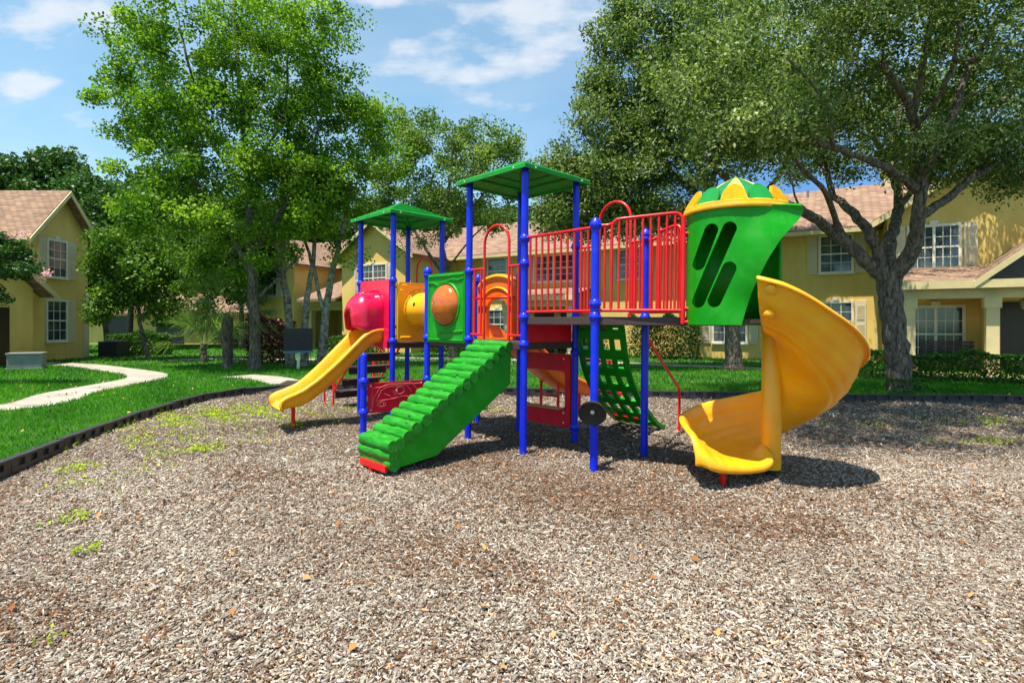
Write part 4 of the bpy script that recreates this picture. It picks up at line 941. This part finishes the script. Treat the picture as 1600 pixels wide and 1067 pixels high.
# entrance porches further along
porch(-12.6, -8.6, -.0, -2.2, 3.25, 2.75, (-12.3, -8.9))
mb = MB(); mb.bb(-10.4, -9.4, -.06, -.003, 0, 2.15); mb.bb(-11.9, -10.8, -.06, -.003, 0, 2.15); mb.build('door', M['dark'], H)
porch(-26.2, -22.5, -.0, -2.6, 3.4, 2.75, (-25.9,))
mb = MB(); mb.bb(-24.4, -23.4, -.06, -.003, 0, 2.15); mb.build('door', M['dark'], H)
mb = MB(); vs = []
for x in (-25.6, -22.4): vs += [(x, -.01, 4.3), (x, -3.9, 2.8), (x, -3.9, 2.95), (x, -.01, 4.45)]
mb.add(vs, [(0, 1, 2, 3), (4, 5, 6, 7), (0, 1, 5, 4), (1, 2, 6, 5), (2, 3, 7, 6), (3, 0, 4, 7)]); mb.build('porch_roof', M['shingle'], H)
# --- house on the left
Hl = empty('gabled_house', (-19.05, 22.0, LAWN_Z), (0, 0, math.pi/2))
tag(Hl, 'yellow stucco house with a narrow gable wall and white shuttered windows', 'house')
mb = MB(); gable_wall(mb, 0, 3.0, 0, 9, 5.3, 7.0); mb.bb(-2.5, -.004, .9, 9, 0, 5.0); mb.build('wall', M['stucco'], Hl)
mb = MB(); mb.bb(2.7, 3.04, -.04, .3, 0, 2.9); mb.build('corner_pier', M['trim'], Hl)
mb = MB(); gable_slabs(mb, 0, 3.0, -.42, 9.4, 5.3, 7.0, 'y', .5); r = mb.build('roof', M['shingle'], Hl); mb = MB(); rake(mb, 0, 3.0, -.42, 5.3, 7.0, .5); mb.bb(-.62, -.5, -.43, 9.4, 4.70, 4.86); mb.build('barge_board', M['trim'], r)
window(Hl, .85, 1.75, 3.5, 4.95, 0); window(Hl, .8, 1.75, .85, 2.45, 0)
mb = MB(); gable_wall(mb, -5.5, -.9, -.9, -.0, 2.85, 4.5); mb.bb(-.9, -.02, -.6, -.004, 0, 2.8); mb.build('porch_wall', M['stucco'], Hl)
mb = MB(); gable_slabs(mb, -5.5, -.7, -1.3, .85, 2.85, 4.5, 'y', .45); r = mb.build('porch_roof', M['shingle'], Hl); mb = MB(); rake(mb, -5.5, -.7, -1.3, 2.85, 4.5); mb.build('barge_board', M['trim'], r)
mb = MB(); mb.bb(-3.0, -1.95, -.96, -.902, 0, 2.1); dr = mb.build('door', M['dark'], Hl)
# --- garage far behind on the left
Hg = empty('garage', (-33.5, 43.0, LAWN_Z), (0, 0, -.08)); tag(Hg, 'low yellow garage block behind the trees on the left', 'garage')
mb = MB(); mb.bb(0, 14, 0, 6, 0, 2.5); mb.build('wall', M['stucco'], Hg)
mb = MB(); gable_slabs(mb, 0, 14.3, 0, 6, 2.5, 4.2, 'x', .5); mb.build('roof', M['shingle'], Hg)
for x in (2.2, 6.4): mb = MB(); mb.bb(x, x+2.2, -.05, -.003, 0, 2.1); mb.build('garage_door', M['dark'], Hg)
# ------------------------------------------------------------------ small things on the lawn
def gz(px, py): x, y = gp(px, py); return (x, y, LAWN_Z)
mb = MB(); mb.bb(-.5, .5, -.35, .35, 0, .06); mb.bb(-.45, .45, -.3, .3, .06, .5); ub = mb.build('utility_box', M['metal'], bevel=.02); ub.location = gz(42, 577); ub.rotation_euler = (0, 0, .5)
mb = MB(); mb.bb(-.48, .48, -.33, .33, .5, .56); mb.build('lid', mat('pale_grey_lid', (.20, .21, .19), .6), ub, bevel=.015)
tag(ub, 'squat grey utility box standing on the grass by the left house', 'utility box')
mb = MB(); mb.bb(-.42, .42, -.42, .42, 0, .72)
for k in range(9): mb.bb(-.43, .43, -.43, .43, .06+k*.07, .085+k*.07)
ac = mb.build('air_conditioner', M['black'], bevel=.01); ac.location = (-18.3, 25.6, LAWN_Z); mb = MB(); mb.lathe([(0, .77), (.3, .77), (.36, .74), (.36, .72)], 20); mb.build('fan_guard', M['metal'], ac)
tag(ac, 'dark air conditioning unit at the far corner of the left house', 'air conditioner')
g = gz(466, 577); nb = empty('notice_board', g, (0, 0, .35)); tag(nb, 'dark slatted notice board on a pale post seen from behind', 'notice board')
mb = MB(); mb.bb(-.045, .045, -.045, .045, -.3, .80); mb.build('post', M['white'], nb, bevel=.006)
mb = MB(); mb.bb(-.45, .45, -.10, -.046, .62, 1.36)
for k in range(7): mb.bb(-.44, .44, -.115, -.101, .65+k*.1, .73+k*.1)
mb.build('board', M['board'], nb); mb = MB(); mb.bb(-.46, .46, -.13, -.03, .555, .615); mb.build('ledge', mat('blue_grey_ledge', (.08, .16, .26), .5), nb)
ac2 = copy_tree(ac); ac2.location = gz(915, 577); tag(ac2, 'pale grey air conditioning unit on the grass behind the net climber', 'air conditioner')
ac2.data = ac.data.copy(); ac2.data.materials[0] = mat('pale_grey_cabinet', (.36, .42, .42), .5)
# porch bench
pb = empty('porch_bench', H.matrix_basis @ Vector((4.8, -3.5, .02)), (0, 0, math.atan2(-.498, .867))); tag(pb, 'black bench on the porch under the wide window', 'bench')
mb = MB()
for k in range(4): mb.bb(-.7, .7, -.22+k*.11, -.13+k*.11, .42, .45)
mb.build('seat', M['black'], pb); mb = MB()
for k in range(5): mb.bb(-.7, .7, .24, .265, .50+k*.09, .57+k*.09)
mb.build('backrest', M['black'], pb)
for x in (-.62, .62): mb = MB(); mb.bb(x-.025, x+.025, -.22, -.17, 0, .42); mb.bb(x-.025, x+.025, .266, .31, 0, .95); mb.bb(x-.025, x+.025, -.17, .266, .37, .418); mb.bb(x-.025, x+.025, -.22, .26, .62, .65); mb.build('leg', M['black'], pb)
# parked cars far behind the trees
carm = mat('silver_blue_car_paint', (.16, .20, .26), .25, coat=.5); carm2 = mat('white_car_paint', (.55, .56, .56), .25, coat=.5)
def car(x, y, rz, m, label):
    c = empty('parked_car', (x, y, LAWN_Z), (0, 0, rz)); tag(c, label, 'car', 'cars parked beyond the trees')
    side = [(-2.2, .35), (-2.25, .7), (-2.1, .92), (-1.35, .98), (-.75, 1.42), (.55, 1.44), (1.2, 1.0), (2.05, .86), (2.2, .6), (2.15, .32)]
    mb = MB(); mb.panel(side, [], 1.7, frame((0, 0, 0), (1, 0, 0))); mb.build('body', m, c, bevel=.06)
    mb = MB(); mb.panel([(-1.2, .99), (-.72, 1.36), (-.1, 1.37), (-.1, .99)], [], 1.72, frame((0, 0, 0), (1, 0, 0))); mb.panel([(-.02, .99), (-.02, 1.37), (.5, 1.38), (1.02, .99)], [], 1.72, frame((0, 0, 0), (1, 0, 0))); mb.build('window', M['glass'], c)
    for wx in (-1.35, 1.35):
        for wy in (-.78, .78): mb = MB(); mb.lathe([(.0, -.1), (.31, -.1), (.33, -.07), (.33, .07), (.31, .1), (0, .1)], 18, (wx, wy, .33), Matrix.Rotation(math.pi/2, 3, 'X')); w_ = mb.build('wheel', M['black'], c); mb = MB(); mb.lathe([(0, -.115), (.19, -.115), (.2, -.1)], 14, (wx, wy, .33), Matrix.Rotation(math.pi/2, 3, 'X')); mb.lathe([(0, .115), (.19, .115), (.2, .1)], 14, (wx, wy, .33), Matrix.Rotation(math.pi/2, 3, 'X')); mb.build('rim', M['steel'], w_)
    for wy in (-.62, .62): mb = MB(); mb.box((2.19, wy, .66), (.06, .32, .12)); mb.build('headlight', M['glass'], c)
car(-19.6, 41.5, .1, carm, 'dark blue grey car parked behind the tall bright tree')
car(-18.4, 47.5, .1, carm2, 'white car parked farthest off beyond the tree trunks')
# ------------------------------------------------------------------ trees
def tree(name, label, cat, base, r0, limbs, blobs, per, crad, size, leafm, barkm, seed, aspect=.5, group=None, trunk_split=None, twig=.035, up=.35, flat=.75, keep=None):
    """limbs: list of (points, r_start, r_end) in coordinates relative to base; blobs: (x,y,z,rx,ry,rz,n clusters)"""
    global rng
    old = rng; rng = np.random.default_rng(seed); rr = rng
    root = empty(name, base); tag(root, label, cat, group)
    tb = MB(); nodes = []
    for P, ra, rb in limbs:
        S = smoothpath(P, 6); k = len(S); S2 = []
        for i, p in enumerate(S):
            w = .0 if i in (0,) else (.03 if ra > .1 else min(.05, ra*.3)); S2.append(p+Vector(rr.normal(0, w*.45, 3)))
        rad = [(ra+(rb-ra)*(i/(k-1))**.8)*rr.uniform(.95, 1.05) for i in range(k)]
        if S2[0].z < .3: rad[0] *= 1.3; rad[1] *= 1.1; S2[0].z = -.25
        tb.tube(S2, rad, 10 if ra > .12 else 7)
        for p, r in zip(S2[k//3:], rad[k//3:]): nodes.append((p, r))
    NP = np.array([n[0] for n in nodes]); NR = np.array([n[1] for n in nodes])
    cl = []
    for (x, y, z, rx, ry, rz, n) in blobs:
        d = rr.normal(size=(n, 3)); d /= np.linalg.norm(d, axis=1)[:, None]; q = rr.random(n)**.42
        cl.append(np.c_[x+d[:, 0]*q*rx, y+d[:, 1]*q*ry, z+d[:, 2]*q*rz])
    C = np.concatenate(cl)
    o0 = NP[0]; C = C[np.argsort(np.linalg.norm(C-o0, axis=1))]
    for c in C:                                           # every clump hangs on a twig from the nearest branch
        d = np.linalg.norm(NP-c, axis=1)+.6*np.maximum(0, NP[:, 2]-c[2]); j = int(np.argmin(d)); a = Vector(NP[j]); b = Vector(c); L = (b-a).length
        if L < .15: continue
        mid = a.lerp(b, .5)+Vector((rr.normal(0, .08*L), rr.normal(0, .08*L), .10*L+rr.normal(0, .05*L))); ra = min(NR[j]*.6, twig*(.5+.35*L))
        S = [a, a.lerp(mid, .5)+Vector(rr.normal(0, .03*L, 3)), mid, mid.lerp(b, .55)+Vector(rr.normal(0, .03*L, 3)), b]; tb.tube(S, [ra, ra*.8, ra*.62, ra*.45, ra*.2], 5, cap=False)
        NP = np.vstack([NP, [tuple(S[2]), tuple(S[3]), tuple(S[4])]]); NR = np.r_[NR, ra*.62, ra*.45, ra*.25]
    tb.build('trunk', barkm, root, True)
    n = len(C); cnt = np.maximum(8, (per*rr.uniform(.45, 1.5, n)).astype(int)); idx = np.repeat(np.arange(n), cnt); m = len(idx)
    rc = crad*rr.uniform(.65, 1.35, n); d = rr.normal(size=(m, 3)); d /= np.linalg.norm(d, axis=1)[:, None]; q = rr.random(m)**.5
    P = C[idx]+d*(q*rc[idx])[:, None]*np.array([1, 1, flat])
    V, F = leafquads(P, size, aspect, up)
    ct = rr.normal(.0, .17, n)
    t = np.clip(.48+ct[idx]+rr.normal(0, .2, m), 0, 1)
    npmesh('crown', V, F, leafm, np.repeat(t, 4), root)
    rng = old; return root
def gpz(px, py): x, y = gp(px, py); return Vector((x, y, LAWN_Z))
# tall bright tree on the left
b = gpz(398, 578); bx, by = b.x, b.y
def at(px, py, Y, b): return ((px-800)*Y/870-b.x, Y-b.y, 1.57-(py-507)*Y/870-b.z)
A = lambda px, py, Y=None: at(px, py, Y or by, b)
def blob(px, py, rpx, rpy, n, dY=0., ry=None, b_=None):
    bb = b_ or b; Y = bb.y+dY; x, y, z = at(px, py, Y, bb); return (x, y, z, rpx*Y/870, ry or rpx*Y/870, rpy*Y/870, n)
tree('tall_tree', 'tallest bright green tree with a single straight trunk at the path', 'tree', b, .21,
     [([(0, 0, 0), A(398, 500), A(392, 400), A(388, 300), A(380, 200), A(370, 90), A(365, 0)], .2, .05), ([A(395, 430), A(350, 350), A(300, 280), A(260, 200)], .1, .04), ([A(392, 400), A(440, 330), A(480, 260), A(500, 190)], .1, .04), ([A(388, 300), A(330, 220), A(300, 120), A(280, 40)], .08, .03),
      ([A(385, 270), A(440, 190), A(450, 90)], .08, .03), ([A(397, 470), A(430, 440), A(470, 400)], .06, .03)],
     [blob(370, 0, 150, 90, 62), blob(290, 100, 110, 80, 58), blob(440, 80, 110, 75, 52), blob(240, 190, 85, 45, 34), blob(480, 150, 80, 60, 36), blob(370, 190, 150, 70, 66), blob(300, 280, 120, 55, 56), blob(450, 270, 110, 60, 46), blob(340, 345, 140, 40, 44), blob(230, 330, 60, 45, 20), blob(470, 340, 70, 35, 18), blob(330, 410, 60, 25, 10), blob(205, 50, 45, 60, 14), blob(180, 140, 35, 45, 9), blob(535, 70, 40, 70, 12), blob(545, 170, 25, 25, 5), blob(420, 400, 50, 18, 6)],
     185, .50, .105, M['leaf_maple'], M['bark'], 1, .75)
# companions behind: group of mottled trunks between the tall tree and the play structure
b = gpz(470, 573); A = lambda px, py, dY=0.: at(px, py, b.y+dY, b)
tree('multi_trunk_tree', 'tree with several mottled pale trunks behind the notice board', 'tree', b, .2,
     [([A(455, 573), A(450, 480), A(440, 400), A(452, 300), A(470, 220)], .17, .05), ([A(475, 572), A(478, 480), A(490, 400), A(492, 300)], .15, .05), ([A(503, 572), A(508, 500), A(520, 420), A(535, 360), A(550, 280)], .19, .05), ([A(508, 500), A(490, 420), A(470, 360)], .09, .04)],
     [blob(480, 310, 90, 60, 34), blob(560, 250, 80, 70, 44), blob(590, 190, 50, 45, 18), blob(540, 330, 60, 40, 16), blob(450, 250, 60, 50, 16), blob(545, 395, 30, 20, 4)],
     190, .55, .11, M['leaf_maple'], M['bark2'], 2, .7)
# airy pale tree in front of the long house
b = Vector((-2.6, 24.5, LAWN_Z)); A = lambda px, py, dY=0.: at(px, py, b.y+dY, b)
tree('airy_tree', 'airy pale green tree rising above the roof between the towers', 'tree', b, .2,
     [([(0, 0, 0), A(705, 500), A(700, 430), A(690, 370), A(700, 300), A(715, 230)], .16, .04), ([A(700, 440), A(660, 380), A(630, 320), A(650, 250)], .09, .03), ([A(692, 380), A(750, 310), A(790, 250)], .08, .03), ([A(700, 420), A(730, 380), A(760, 350)], .05, .03)],
     [blob(720, 230, 75, 50, 34), blob(640, 260, 60, 70, 30), blob(770, 260, 55, 55, 26), blob(690, 320, 90, 45, 30), blob(620, 190, 22, 25, 5), blob(660, 200, 30, 26, 7), blob(800, 230, 22, 25, 6), blob(760, 330, 50, 35, 12), blob(650, 360, 50, 35, 12), blob(700, 270, 120, 80, 40), blob(590, 300, 50, 60, 20), blob(820, 280, 30, 40, 10)],
     150, .55, .12, M['leaf_pale'], M['bark'], 3, .7, twig=.03)
# live oak standing at the right border
b = gpz(1405, 613); A = lambda px, py, dY=0.: at(px, py, b.y+dY, b)
oak_l = [([(0, 0, 0), A(1402, 560), A(1395, 500), A(1389, 450), A(1386, 415)], .245, .23),
         ([A(1388, 440), A(1350, 405), A(1310, 370), A(1270, 340, -.5), A(1225, 318, -1), A(1150, 290, -1.5), A(1100, 240, -2)], .17, .05), ([A(1380, 425), A(1362, 370), A(1330, 330, .4), A(1300, 300, 1), A(1285, 240, 1), A(1260, 160, 1)], .14, .04),
         ([A(1385, 425), A(1392, 370, .5), A(1405, 320, 1), A(1395, 250, 1.5), A(1410, 160, 2)], .17, .05), ([A(1392, 440), A(1425, 390, -.4), A(1435, 330, -.8), A(1440, 260, -1), A(1425, 180, -1.5), A(1380, 100, -2)], .19, .06), ([A(1330, 388), A(1300, 330, .6), A(1290, 270, .8), A(1240, 200, 1)], .07, .03), ([A(1432, 330, -.8), A(1470, 250, -.2), A(1540, 190), A(1600, 120)], .08, .03), ([A(1405, 300, 1), A(1370, 220, 1), A(1340, 130, 1), A(1345, 40, 1)], .08, .03), ([A(1430, 200, -1.4), A(1480, 130, -2.4), A(1500, 40, -3)], .06, .025), ([A(1300, 230, -2.4), A(1290, 160, -2.8), A(1230, 90, -3)], .05, .02),
         ([A(1432, 340, -.7), A(1480, 310, -.8), A(1530, 270, -.8), A(1600, 240, -.5), A(1700, 200)], .11, .04), ([A(1440, 270, -1), A(1480, 200, -1.5), A(1510, 120, -1.5), A(1560, 30, -1.5)], .11, .04),
         ([A(1435, 300, -.8), A(1380, 260, -1.6), A(1300, 230, -2.4), A(1240, 205, -2.7), A(1205, 170, -2.9)], .10, .02), ([A(1310, 370), A(1290, 300, -1), A(1250, 260, -1.4), A(1220, 200, -1.4)], .07, .03),
         ([A(1400, 330, 1), A(1440, 280, 2), A(1500, 200, 3)], .09, .04), ([A(1425, 190, -1.5), A(1450, 60, -2), A(1470, -60, -2)], .07, .03)]
tree('live_oak', 'big live oak with a thick forked trunk at the right border', 'tree', b, .3, oak_l,
     [blob(1150, 120, 130, 90, 60, -1.5), blob(1250, 60, 150, 110, 70, -.5), blob(1400, 60, 170, 130, 92, -1), blob(1550, 90, 140, 120, 76, -1), blob(1300, 180, 120, 50, 50, .5), blob(1480, 200, 130, 60, 60, .5), blob(1580, 230, 80, 45, 44, -.5), blob(1060, 150, 60, 60, 16, -1.5),
      blob(1180, 210, 100, 45, 36, -2.), blob(1400, 180, 100, 50, 36, 2.5), blob(1430, -90, 260, 90, 70, -.5), blob(1680, 120, 90, 130, 44, -1), blob(1330, -10, 170, 80, 44, -3.), blob(1540, 0, 150, 90, 40, -3.4), blob(1700, -60, 150, 120, 30, -2), blob(1100, 40, 80, 70, 24, -.5), blob(1120, 265, 50, 16, 6, -2), blob(1330, 170, 110, 60, 54, 5), blob(1470, 150, 120, 70, 70, 5.5), blob(1250, 120, 80, 60, 30, 4), blob(1580, 160, 90, 70, 44, 5), blob(1421, -350, 290, 130, 100, -5.2), blob(1850, -350, 270, 130, 80, -5.0), blob(1440, -190, 230, 110, 84, -3), blob(1750, -200, 230, 110, 50, -3), blob(1180, -400, 210, 130, 60, -5.6), blob(1310, -280, 150, 100, 50, -4.2), blob(1290, 235, 110, 35, 30, .5), blob(1190, 255, 60, 28, 14, -.5), blob(1490, 250, 90, 40, 34, -.5), blob(1590, 275, 60, 32, 24, -.3), blob(1390, 245, 80, 30, 20, 2), blob(1340, 270, 40, 18, 6, 1), blob(1215, 190, 70, 40, 24, -2.8), blob(1250, 255, 70, 22, 12, 1.5), blob(1450, 235, 80, 30, 20, -1.2), blob(1540, 262, 70, 30, 22, 1), blob(1120, 225, 60, 40, 20, -1.5)],
     96, .42, .095, M['leaf_oak'], M['bark'], 4, .5, twig=.032, up=.5)
# second oak behind the turret, its crown reaching over the play structure
b = gpz(1146, 579); A = lambda px, py, dY=0.: at(px, py, b.y+dY, b)
tree('live_oak', 'live oak with a slimmer trunk behind the green turret', 'tree', b, .25,
     [([(0, 0, 0), A(1145, 520), A(1140, 440), A(1130, 370), A(1110, 300), A(1080, 220)], .30, .08), ([A(1140, 440), A(1090, 380), A(1020, 330), A(950, 290)], .13, .04), ([A(1132, 380), A(1180, 320), A(1220, 270), A(1240, 200)], .13, .04), ([A(1120, 330), A(1040, 260), A(970, 200), A(940, 130)], .11, .04), ([A(1110, 300), A(1130, 200), A(1120, 100)], .1, .04), ([A(1060, 355), A(1000, 350), A(930, 345)], .06, .03)],
     [blob(930, 290, 80, 65, 74), blob(1020, 250, 90, 80, 92), blob(960, 180, 70, 70, 54), blob(1080, 160, 110, 90, 84), blob(1010, 90, 80, 70, 60), blob(1120, 70, 100, 80, 60), blob(1180, 190, 90, 60, 46), blob(900, 340, 45, 28, 16), blob(1000, 330, 70, 30, 28), blob(985, 20, 45, 45, 24), blob(870, 250, 28, 30, 8), blob(925, 130, 30, 30, 7), blob(1080, -10, 110, 60, 30), blob(1230, 110, 90, 90, 30), blob(1090, 330, 60, 20, 8), blob(945, 60, 22, 40, 6), blob(1060, 160, 110, 70, 40, 3.6), blob(1190, 150, 90, 70, 40, 3.6), blob(880, 305, 45, 45, 24), blob(855, 335, 25, 22, 6), blob(930, 345, 60, 24, 14), blob(880, 345, 55, 28, 18), blob(965, 362, 60, 18, 10), blob(1045, 345, 50, 18, 8)],
     180, .56, .125, M['leaf_oak'], M['bark'], 5, .5, twig=.03, up=.5)
# small bright trees under the tall one
b = gpz(232, 562); A = lambda px, py, dY=0.: at(px, py, b.y+dY, b)
tree('small_tree', 'small rounded bright tree beside the hedge of the left house', 'tree', b, .1,
     [([(0, 0, 0), A(222, 520), A(215, 470), A(212, 420), A(215, 380)], .10, .04), ([A(220, 500), A(260, 460), A(290, 430)], .06, .03), ([A(216, 480), A(180, 440), A(165, 410)], .05, .03)],
     [blob(215, 410, 65, 50, 40), blob(270, 420, 70, 50, 34), blob(200, 470, 60, 35, 24), blob(270, 480, 55, 28, 16), blob(170, 380, 40, 30, 12), blob(320, 400, 40, 40, 14)], 170, .6, .14, M['leaf_mid'], M['bark'], 6, .7)
b = Vector((-25.5, 37, LAWN_Z)); A = lambda px, py, dY=0.: at(px, py, b.y+dY, b)
tree('shade_tree', 'dark leafy shade tree behind the left house gable', 'tree', b, .2,
     [([(0, 0, 0), A(205, 470), A(200, 400), A(195, 330)], .22, .08), ([A(203, 440), A(250, 380), A(290, 340)], .12, .05), ([A(202, 430), A(160, 370), A(140, 320)], .1, .04)],
     [blob(160, 340, 50, 60, 40), blob(220, 330, 70, 70, 60), blob(290, 360, 70, 60, 50), blob(170, 420, 45, 45, 26), blob(260, 420, 80, 40, 40), blob(340, 400, 60, 50, 30), blob(130, 290, 25, 25, 6)], 190, 1.0, .26, M['leaf_dark'], M['bark'], 7, .7)
b = Vector((-46, 52, LAWN_Z)); A = lambda px, py, dY=0.: at(px, py, b.y+dY, b)
far0 = tree('background_tree', 'tall dark tree farthest left above the shingle roof', 'tree', b, .3,
     [([(0, 0, 0), A(30, 470), A(35, 380), A(30, 280)], .35, .1), ([A(33, 420), A(70, 340), A(90, 290)], .18, .06), ([A(33, 400), A(-20, 330), A(-40, 290)], .18, .06)],
     [blob(20, 300, 60, 45, 34), blob(80, 300, 50, 50, 34), blob(-40, 310, 60, 50, 30), blob(30, 370, 100, 50, 44), blob(75, 250, 30, 26, 10), blob(100, 265, 26, 22, 8), blob(10, 262, 26, 16, 6), blob(40, 440, 90, 40, 20)], 190, 1.35, .36, M['leaf_dark'], M['bark'], 8, .7)
k = 0
for (x, y, s, rz, lb) in ((-36.5, 56, .93, 1.1, 'tall dark tree just right of the left house roof peak'), (-29.5, 60, .8, 2.6, 'dark background tree above the garage roof'), (-22, 62, .85, 4.2, 'dark background tree behind the parked cars'), (-15.5, 58, .8, 5.3, 'dark background tree behind the mottled trunks'),
                          (-62, 60, 1.0, 3.3, 'dark background tree beyond the left edge of the houses'), (-9, 66, .9, .4, 'dark background tree over the far end of the long house'), (1.5, 52, .72, 2.0, 'dark background tree behind the ridge of the long house'), (-3.5, 44, .66, 3.7, 'dark background tree standing between the two tower roofs')):
    o = copy_tree(far0); o.location = (x, y, LAWN_Z); o.scale = (s, s, s); o.rotation_euler = (0, 0, rz); tag(o, lb, 'tree', 'dark background trees')
far0['group'] = 'dark background trees'
sh = [o for o in bpy.data.objects if o.name == 'shade_tree'][0]
for (x, y, s, rz, lb) in ((-16.5, 34, .8, 2.2, 'dark leafy tree behind the tall bright tree, in front of the parked cars'), (-22.5, 31, .72, 4.0, 'dark leafy tree between the rounded tree and the palms')):
    o = copy_tree(sh); o.location = (x, y, LAWN_Z); o.scale = (s, s, s); o.rotation_euler = (0, 0, rz); tag(o, lb, 'tree')
# palms
def palm(name, label, base, h, nf, L, seed, r=.16):
    rr = np.random.default_rng(seed); root = empty(name, base); tag(root, label, 'palm')
    tb = MB(); P = [(0, 0, -.2), (.02, 0, h*.3), (-.02, .02, h*.65), (.03, 0, h)]; S = smoothpath(P, 6); tb.tube(S, [r*(1.15 if i < 2 else 1)*rr.uniform(.9, 1.12) for i in range(len(S))], 12)
    tb.build('trunk', M['bark'], root, True)
    V, T = [], []
    for f in range(nf):
        az = rr.uniform(0, 2*math.pi); el = rr.uniform(-.25, 1.25); st = .55*L
        d = np.array([math.cos(az)*math.cos(el), math.sin(az)*math.cos(el), math.sin(el)]); o = np.array([0, 0, h-.05]); p1 = o+d*st
        s = np.cross(d, [0, 0, 1]); s /= np.linalg.norm(s); u = np.cross(s, d)
        V.append([o-s*.012, o+s*.012, p1+s*.008, p1-s*.008]); T.append(rr.random())
        for q in np.linspace(-1.25, 1.25, 24):
            ld = d*math.cos(q)+s*math.sin(q)+u*.12*rr.normal(); ll = .55*L*(1-.25*abs(q))*rr.uniform(.85, 1.1); w = np.cross(ld, u); w /= np.linalg.norm(w); tip = p1+ld*ll+np.array([0, 0, -.28*ll*rr.uniform(.5, 1.3)])
            V.append([p1, p1+ld*ll*.5+w*.016, tip, p1+ld*ll*.5-w*.016]); T.append(rr.random())
    V = np.array(V).reshape(-1, 3); F = np.arange(len(V)).reshape(-1, 4); npmesh('fronds', V, F, M['leaf_pale'], np.repeat(np.array(T)*.8, 4), root); return root
palm('cabbage_palm', 'fan palm with a stout trunk in front of the tall bright tree', gpz(355, 576), 1.75, 34, 1.9, 3, .17)
palm('fan_palm', 'low fan palm drooping its fronds in front of the dark doors', gpz(318, 566), .75, 26, 1.9, 5, .12)
# shrubs and hedges
def shrub(name, label, boxes, n, size, leafm, seed, cat='shrub', group=None, aspect=.6):
    global rng
    old = rng; rng = np.random.default_rng(seed); P = []
    for (cx, cy, rz, lx, ly, h) in boxes:
        k = int(n*lx*(ly+h)); q = rng.random((k, 3)); u = (q[:, 0]-.5)*lx; v = (q[:, 1]-.5)*ly; w = q[:, 2]*h
        face = rng.integers(0, 5, k); w = np.where(face < 2, h*(1-.12*rng.random(k)), w); v = np.where(face == 2, -ly/2*(1-.2*rng.random(k)), np.where(face == 3, ly/2*(1-.2*rng.random(k)), v))
        w *= 1+.10*np.sin(u*3.1+cx)+.06*np.sin(u*7.7); v *= 1-.25*(w/h)**4; u += rng.normal(0, .03, k)
        P.append(np.c_[cx+u*math.cos(rz)-v*math.sin(rz), cy+u*math.sin(rz)+v*math.cos(rz), LAWN_Z+.02+w])
    P = np.concatenate(P); c0 = P.mean(0); c0[2] = LAWN_Z
    V, F = leafquads(P-c0, size, aspect, .3); o = npmesh(name, V, F, leafm, np.repeat(np.clip(rng.normal(.5, .25, len(P)), 0, 1), 4)); o.location = c0; tag(o, label, cat, group); rng = old; return o
shrub('hedge', 'clipped green hedge block beside the left house', [(-18.2, 27.2, .1, 2.4, 1.4, 1.05)], 2400, .09, M['leaf_hedge'], 20, 'hedge')
shrub('hedge', 'long low dark hedge in front of the porch columns', [(11.0, 14.9, -.5, 3.6, .9, .72), (14.2, 13.1, -.5, 3.8, .9, .70)], 2600, .065, M['leaf_hedge'], 21, 'hedge')
shrub('shrub', 'pale leafed low shrub left of the thick oak trunk', [(8.9, 16.0, -.5, 1.9, .9, .55)], 1500, .075, M['leaf_pale'], 22)
shrub('shrub', 'dark red leafed shrub left of the mottled trunks', [(-9.3, 21.5, .2, 1.6, 1.1, 1.7)], 900, .14, M['leaf_red'], 23)
for (x, y, lx, h, lb, sd) in ((6.6, 24.3, 3.0, 1.7, 'dark tall shrub against the wall behind the net climber', 25), (3.2, 26.6, 2.6, 1.2, 'dark rounded shrub under the double window of the long house', 26), (-3.0, 29.2, 2.8, .9, 'low green shrub under the middle wall of the long house', 27), (-8.3, 29.5, 3.4, .8, 'low shrub row in front of the second gable', 28)):
    shrub('shrub', lb, [(x, y, -.52, lx, .9, h)], 1100, .11, M['leaf_dark' if h > 1 else 'leaf_hedge'], sd)
shrub('shrub', 'small tuft growing at the foot of the oak trunk', [(8.62, 12.1, 0, .9, .4, .28)], 1500, .06, M['leaf_hedge'], 29)
# crape myrtle reaching in from the left edge
b = Vector((-14.2, 13.6, LAWN_Z)); A = lambda px, py, dY=0.: at(px, py, b.y+dY, b)
cmt = tree('crape_myrtle', 'pink flowering shrub tree reaching in from the left edge', 'tree', b, .06,
     [([(0, 0, 0), A(-95, 500), A(-80, 430), A(-60, 390)], .06, .03), ([A(-90, 460), A(-40, 420), A(10, 405), A(45, 412)], .035, .012), ([A(-80, 430), A(-30, 385), A(15, 370), A(35, 375)], .03, .01), ([A(-90, 470), A(-40, 465), A(5, 470)], .02, .01)],
     [blob(10, 385, 38, 20, 26), blob(30, 420, 35, 14, 18), blob(-20, 400, 40, 40, 30), blob(-70, 400, 60, 60, 40), blob(8, 465, 16, 5, 4), blob(-30, 455, 25, 10, 6)], 90, .2, .085, M['leaf_dark'], M['bark2'], 9, .6)
rr = np.random.default_rng(5); C = []
for px, py, n in ((38, 364, 26), (72, 427, 60), (64, 437, 26), (8, 372, 40), (22, 368, 24), (-20, 360, 40)): C.append(np.array(at(px, py, b.y, b))+rr.normal(0, .05, (n, 3)))
C = np.concatenate(C); V, F = leafquads(C, .055, .9, .2); npmesh('blossom', V, F, M['petal'], np.repeat(rr.random(len(C)), 4), cmt)
